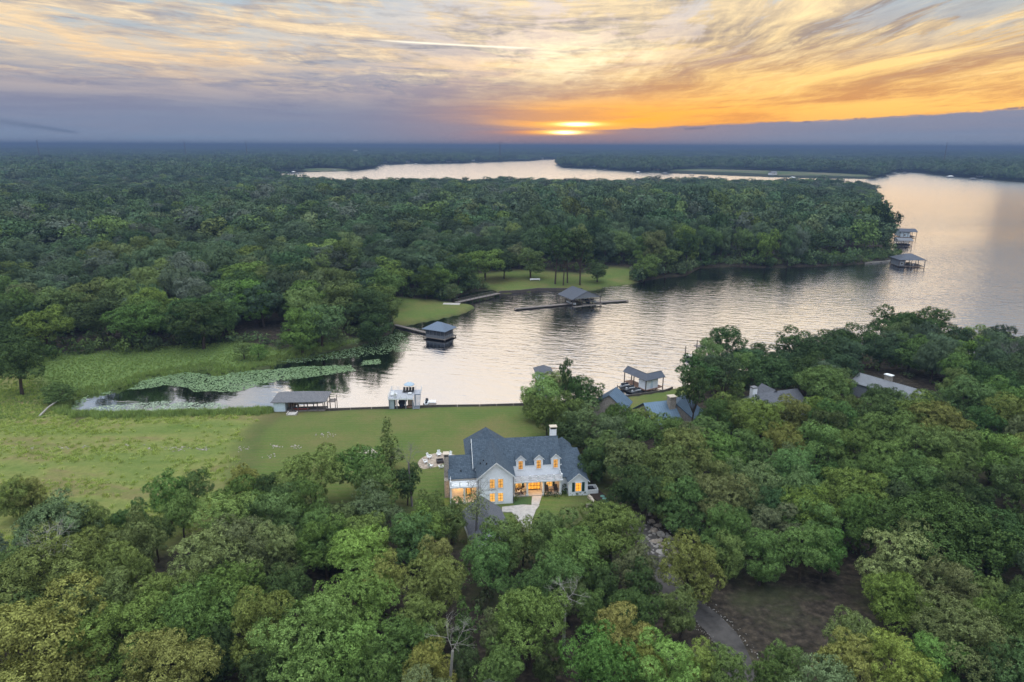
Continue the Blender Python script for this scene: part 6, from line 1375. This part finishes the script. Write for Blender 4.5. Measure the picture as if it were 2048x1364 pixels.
# ------------------------------------------------------------------ bare and dead trees
def bare_tree(px, py, z, h, spread, label, m, seed, twigs=5, name='dead_tree', ls=.62):
    g_ = np.random.default_rng(seed); p = P(px, py, z); gz_ = max(H(p.x, p.y), .2); e = thing(name, label, 'tree', (p.x, p.y, gz_)); b = MB(); t_ = MB()
    top = Vector((g_.normal(0, .4), g_.normal(0, .4), h*(.45+.3*(1-ls)/.38))); t_.tube((0, 0, -.4), top, .22, .14, 6); t_.build('trunk', m, e)
    def grow(p0, d, L, r_, k):
        p1 = p0+d*L; b.tube(p0, p1, r_, r_*.65, 4, False)
        if k > 0:
            for _ in range(3 if k > 1 else 2):
                nd = (d+Vector(g_.normal(0, .55, 3))).normalized(); nd.z = max(nd.z, -.1); grow(p1, nd.normalized(), L*g_.uniform(.6, .85), r_*.6, k-1)
    for i in range(twigs):
        a = i*6.28/twigs+g_.uniform(-.4, .4); d = Vector((math.cos(a)*spread, math.sin(a)*spread, 1.0)).normalized(); grow(top, d, h*.2*ls, .036, 4)
    b.build('branches', m, e); return e
bare_tree(115, 1165, 9.5, 13, 1.0, 'leafless pale dead branches showing among the olive oaks at lower left', DEADWOOD, 1)
bare_tree(1128, 1250, 8, 9.5, 1.1, 'pale leafless branches sticking out beside the large olive oak at bottom centre', DEADWOOD, 2)
bare_tree(893, 1338, 10, 11, .5, 'bare forked treetop above the yellow-green oak at the bottom edge', DEADWOOD, 3, 3)
bare_tree(2016, 728, 9, 12, .9, 'bare greyish tree near the right edge beside the shore wood', mat('grey_twigs', (.18, .16, .17), .95), 4, 7)
e = bare_tree(950, 1068, 6, 11, .5, 'thin sparse-leaved grey tree standing in front of the garage roof', mat('grey_bark', (.13, .12, .12), .95), 6, 6, 'sparse_tree')
g_ = np.random.default_rng(8); d = rand_dirs(g_, 900); tp = d*np.array([2.5, 2.5, 2.6])*g_.uniform(.4, 1, (900, 1))+np.array([0, 0, 7.6]); o = link('crown', leaf_mesh('crown', g_, tp, d, 3, .12, LEAF), None, e); o.color = (.17, .20, .09, 1)
bare_tree(822, 960, 8, 11, .6, 'grey half-bare tree at the lawn edge left of the house', mat('grey_twigs'), 9, 5)
# ------------------------------------------------------------------ far shore: houses, docks, boats, masts
def far_house(px, py, w, d, h, roofm, wallm, label, rz=0.0, roofh=3.0, cat='house', name='far_house', group='houses on the far shore'):
    p = G(px, py, 5) if py > 300 else P(px, py, 12); e = thing(name, label, cat, p, rz, group)
    MB().box(-w/2, w/2, -d/2, d/2, -3, h).build('wall', wallm, e); gable_roof(-w/2, w/2, -d/2, d/2, h, h+roofh, 'x', .6, .2).build('roof', roofm, e)
    for x in (-w*.3, 0, w*.3): window(e, x, -d/2, h*.3, w*.12, h*.35, 1, 1, M_GLASS)
    return e
for i, (x, y, w, d, h, rm, lab) in enumerate(((875, 324.3, 26, 14, 9, M_ROOF, 'pale three-gabled house, leftmost of the big pale houses on the far shore'), (898, 324.3, 20, 12, 8, M_ROOF, 'pale house with grey roof in the middle of the far shore row'), (912, 324.2, 26, 14, 10, M_ROOF, 'largest pale house at the right of the far shore row'), (816, 324.6, 16, 10, 6, M_ROOF2, 'small pale cottage left of the big far shore houses'), (770, 325.5, 16, 9, 5, M_ROOF2, 'low house at the corner where the far lake bends'), (945, 321.5, 18, 10, 6, M_ROOF3, 'brownish house right of the big pale far shore houses'), (1080, 317.5, 34, 12, 6, M_PALE, 'long low building at the far end of the lake'), (1160, 314.5, 20, 12, 7, M_ROOF2, 'small white house above the wooded island point'), (1310, 340.5, 22, 10, 5, M_ROOF2, 'low house on the far right lawn shore'), (1545, 349.5, 20, 10, 5, M_PALE, 'pale roofed house by the green lawn shore'), (1185, 334, 16, 9, 5, M_PALE, 'pale boathouse right of the wooded island point'), (1800, 341.5, 20, 10, 6, M_ROOF, 'blue-grey house at the mouth of the right cove'), (1960, 353.5, 24, 12, 7, M_PALE, 'pale roofed house on the right shore beyond the cove'))):
    far_house(x, y, w, d, h, rm, M_WHITE, lab, R(-8+i*5))
far_house(1393, 318, 110, 26, 8, M_TRIM, M_TRIM, 'long white shed standing in the far fields right of the sun', 0, 4, 'shed', 'long_shed', None)
far_house(1352, 320.5, 34, 14, 6, M_TRIM, M_WHITE, 'small white shed left of the long white shed', .1, 3, 'shed', 'far_shed', None)
far_house(472, 318, 18, 12, 8, M_TRIM, M_WHITE, 'tiny white house in the far left forest', .1, 3); far_house(711, 303.5, 26, 14, 10, M_TRIM, M_WHITE, 'tiny white building in the hills left of the far lake', .1, 3)
k = 0
for (x, y, w, lab) in ((557, 347, 9, 'at the left tip of the far lake'), (587, 346, 8, 'second along the left shore of the far lake'), (669, 342.2, 10, 'by the green bank of the far lake'), (765, 333.5, 12, 'at the bend of the far lake'), (832, 329.3, 9, 'below the small cottage'), (962, 326.5, 10, 'right of the big pale houses'), (1210, 341, 11, 'near the wooded island'), (1276, 346, 9, 'left end of the green lawn shore'), (1330, 348.2, 12, 'middle of the green lawn shore'), (1383, 350, 9, 'right part of the green lawn shore'), (1585, 357.5, 9, 'near the grassy spit'), (1788, 348.5, 12, 'left side of the right cove'), (1808, 347, 10, 'back of the right cove'), (1900, 355, 12, 'right side of the right cove'), (1945, 359.5, 12, 'near the right edge across the lake')):
    p = P(x, y+.8, 0); e = thing('far_boathouse', 'small pale boathouse '+lab, 'boathouse', (p.x, p.y, 0), .1*(k % 3), 'boathouses on the far shore'); k += 1
    hip_roof(-w/2, w/2, -4, 4, 3.4, 5.2, .5).build('roof', (M_PALE, M_ROOF2, M_TRIM)[k % 3], e); posts(e, [(sx*w*.45, sy*3.6) for sx in (-1, 1) for sy in (-1, 1)], -2, 3.4, .2); MB().box(-w/2, w/2, -4, 4, .4, .7).build('deck', M_WOOD, e)
for (x, y, lab) in ((1118, 337.5, 'small motor boat on the bright water below the sun'), (966, 326.8, 'boat near the far shore left of the sunlit water'), (752, 340.5, 'tiny boat near the bend of the far lake'), (1872, 355, 'small boat in the mouth of the right cove'), (1769, 404, 'small boat off the wooded shoulder')):
    p = P(x, y, 0); make_boat((p.x, p.y, 0), 1.2, lab, M_HULLB, M_COVER, 7, 2.4, 'boats out on the far lake')
def mast(px, ptop, D_, label, r_=1.6):
    top = P(px, ptop, 60); d = Vector((top.x, top.y, top.z-CAMZ)).normalized() if False else (CM @ Vector(((px-1024)/F, -(ptop-682)/F, -1))).normalized()
    t_ = D_/math.hypot(d.x, d.y); x, y, z = d.x*t_, d.y*t_, CAMZ+d.z*t_; g0 = H(x, y); e = thing('radio_mast', label, 'mast', (x, y, g0)); hh_ = min(z, 80)-g0
    MB().tube((0, 0, 0), (0, 0, hh_), r_, r_*.5, 5).build('mast_tube', M_POST, e)
    for f in (.5, .98): MB().box(-2.2*r_*.6, 2.2*r_*.6, -.5, .5, hh_*f-1, hh_*f).build('antenna', M_POST, e)
mast(1000, 272.5, 3000, 'tall mast on the horizon left of the setting sun', 2.6); mast(1897, 270, 2600, 'thin tall mast on the horizon at far right', 1.5); mast(368, 281, 3200, 'short mast on the horizon at left', 2); mast(491, 279.5, 3200, 'mast on the horizon left of centre with a leaning top', 2); mast(73, 279.5, 3200, 'short mast on the horizon at the far left', 2)
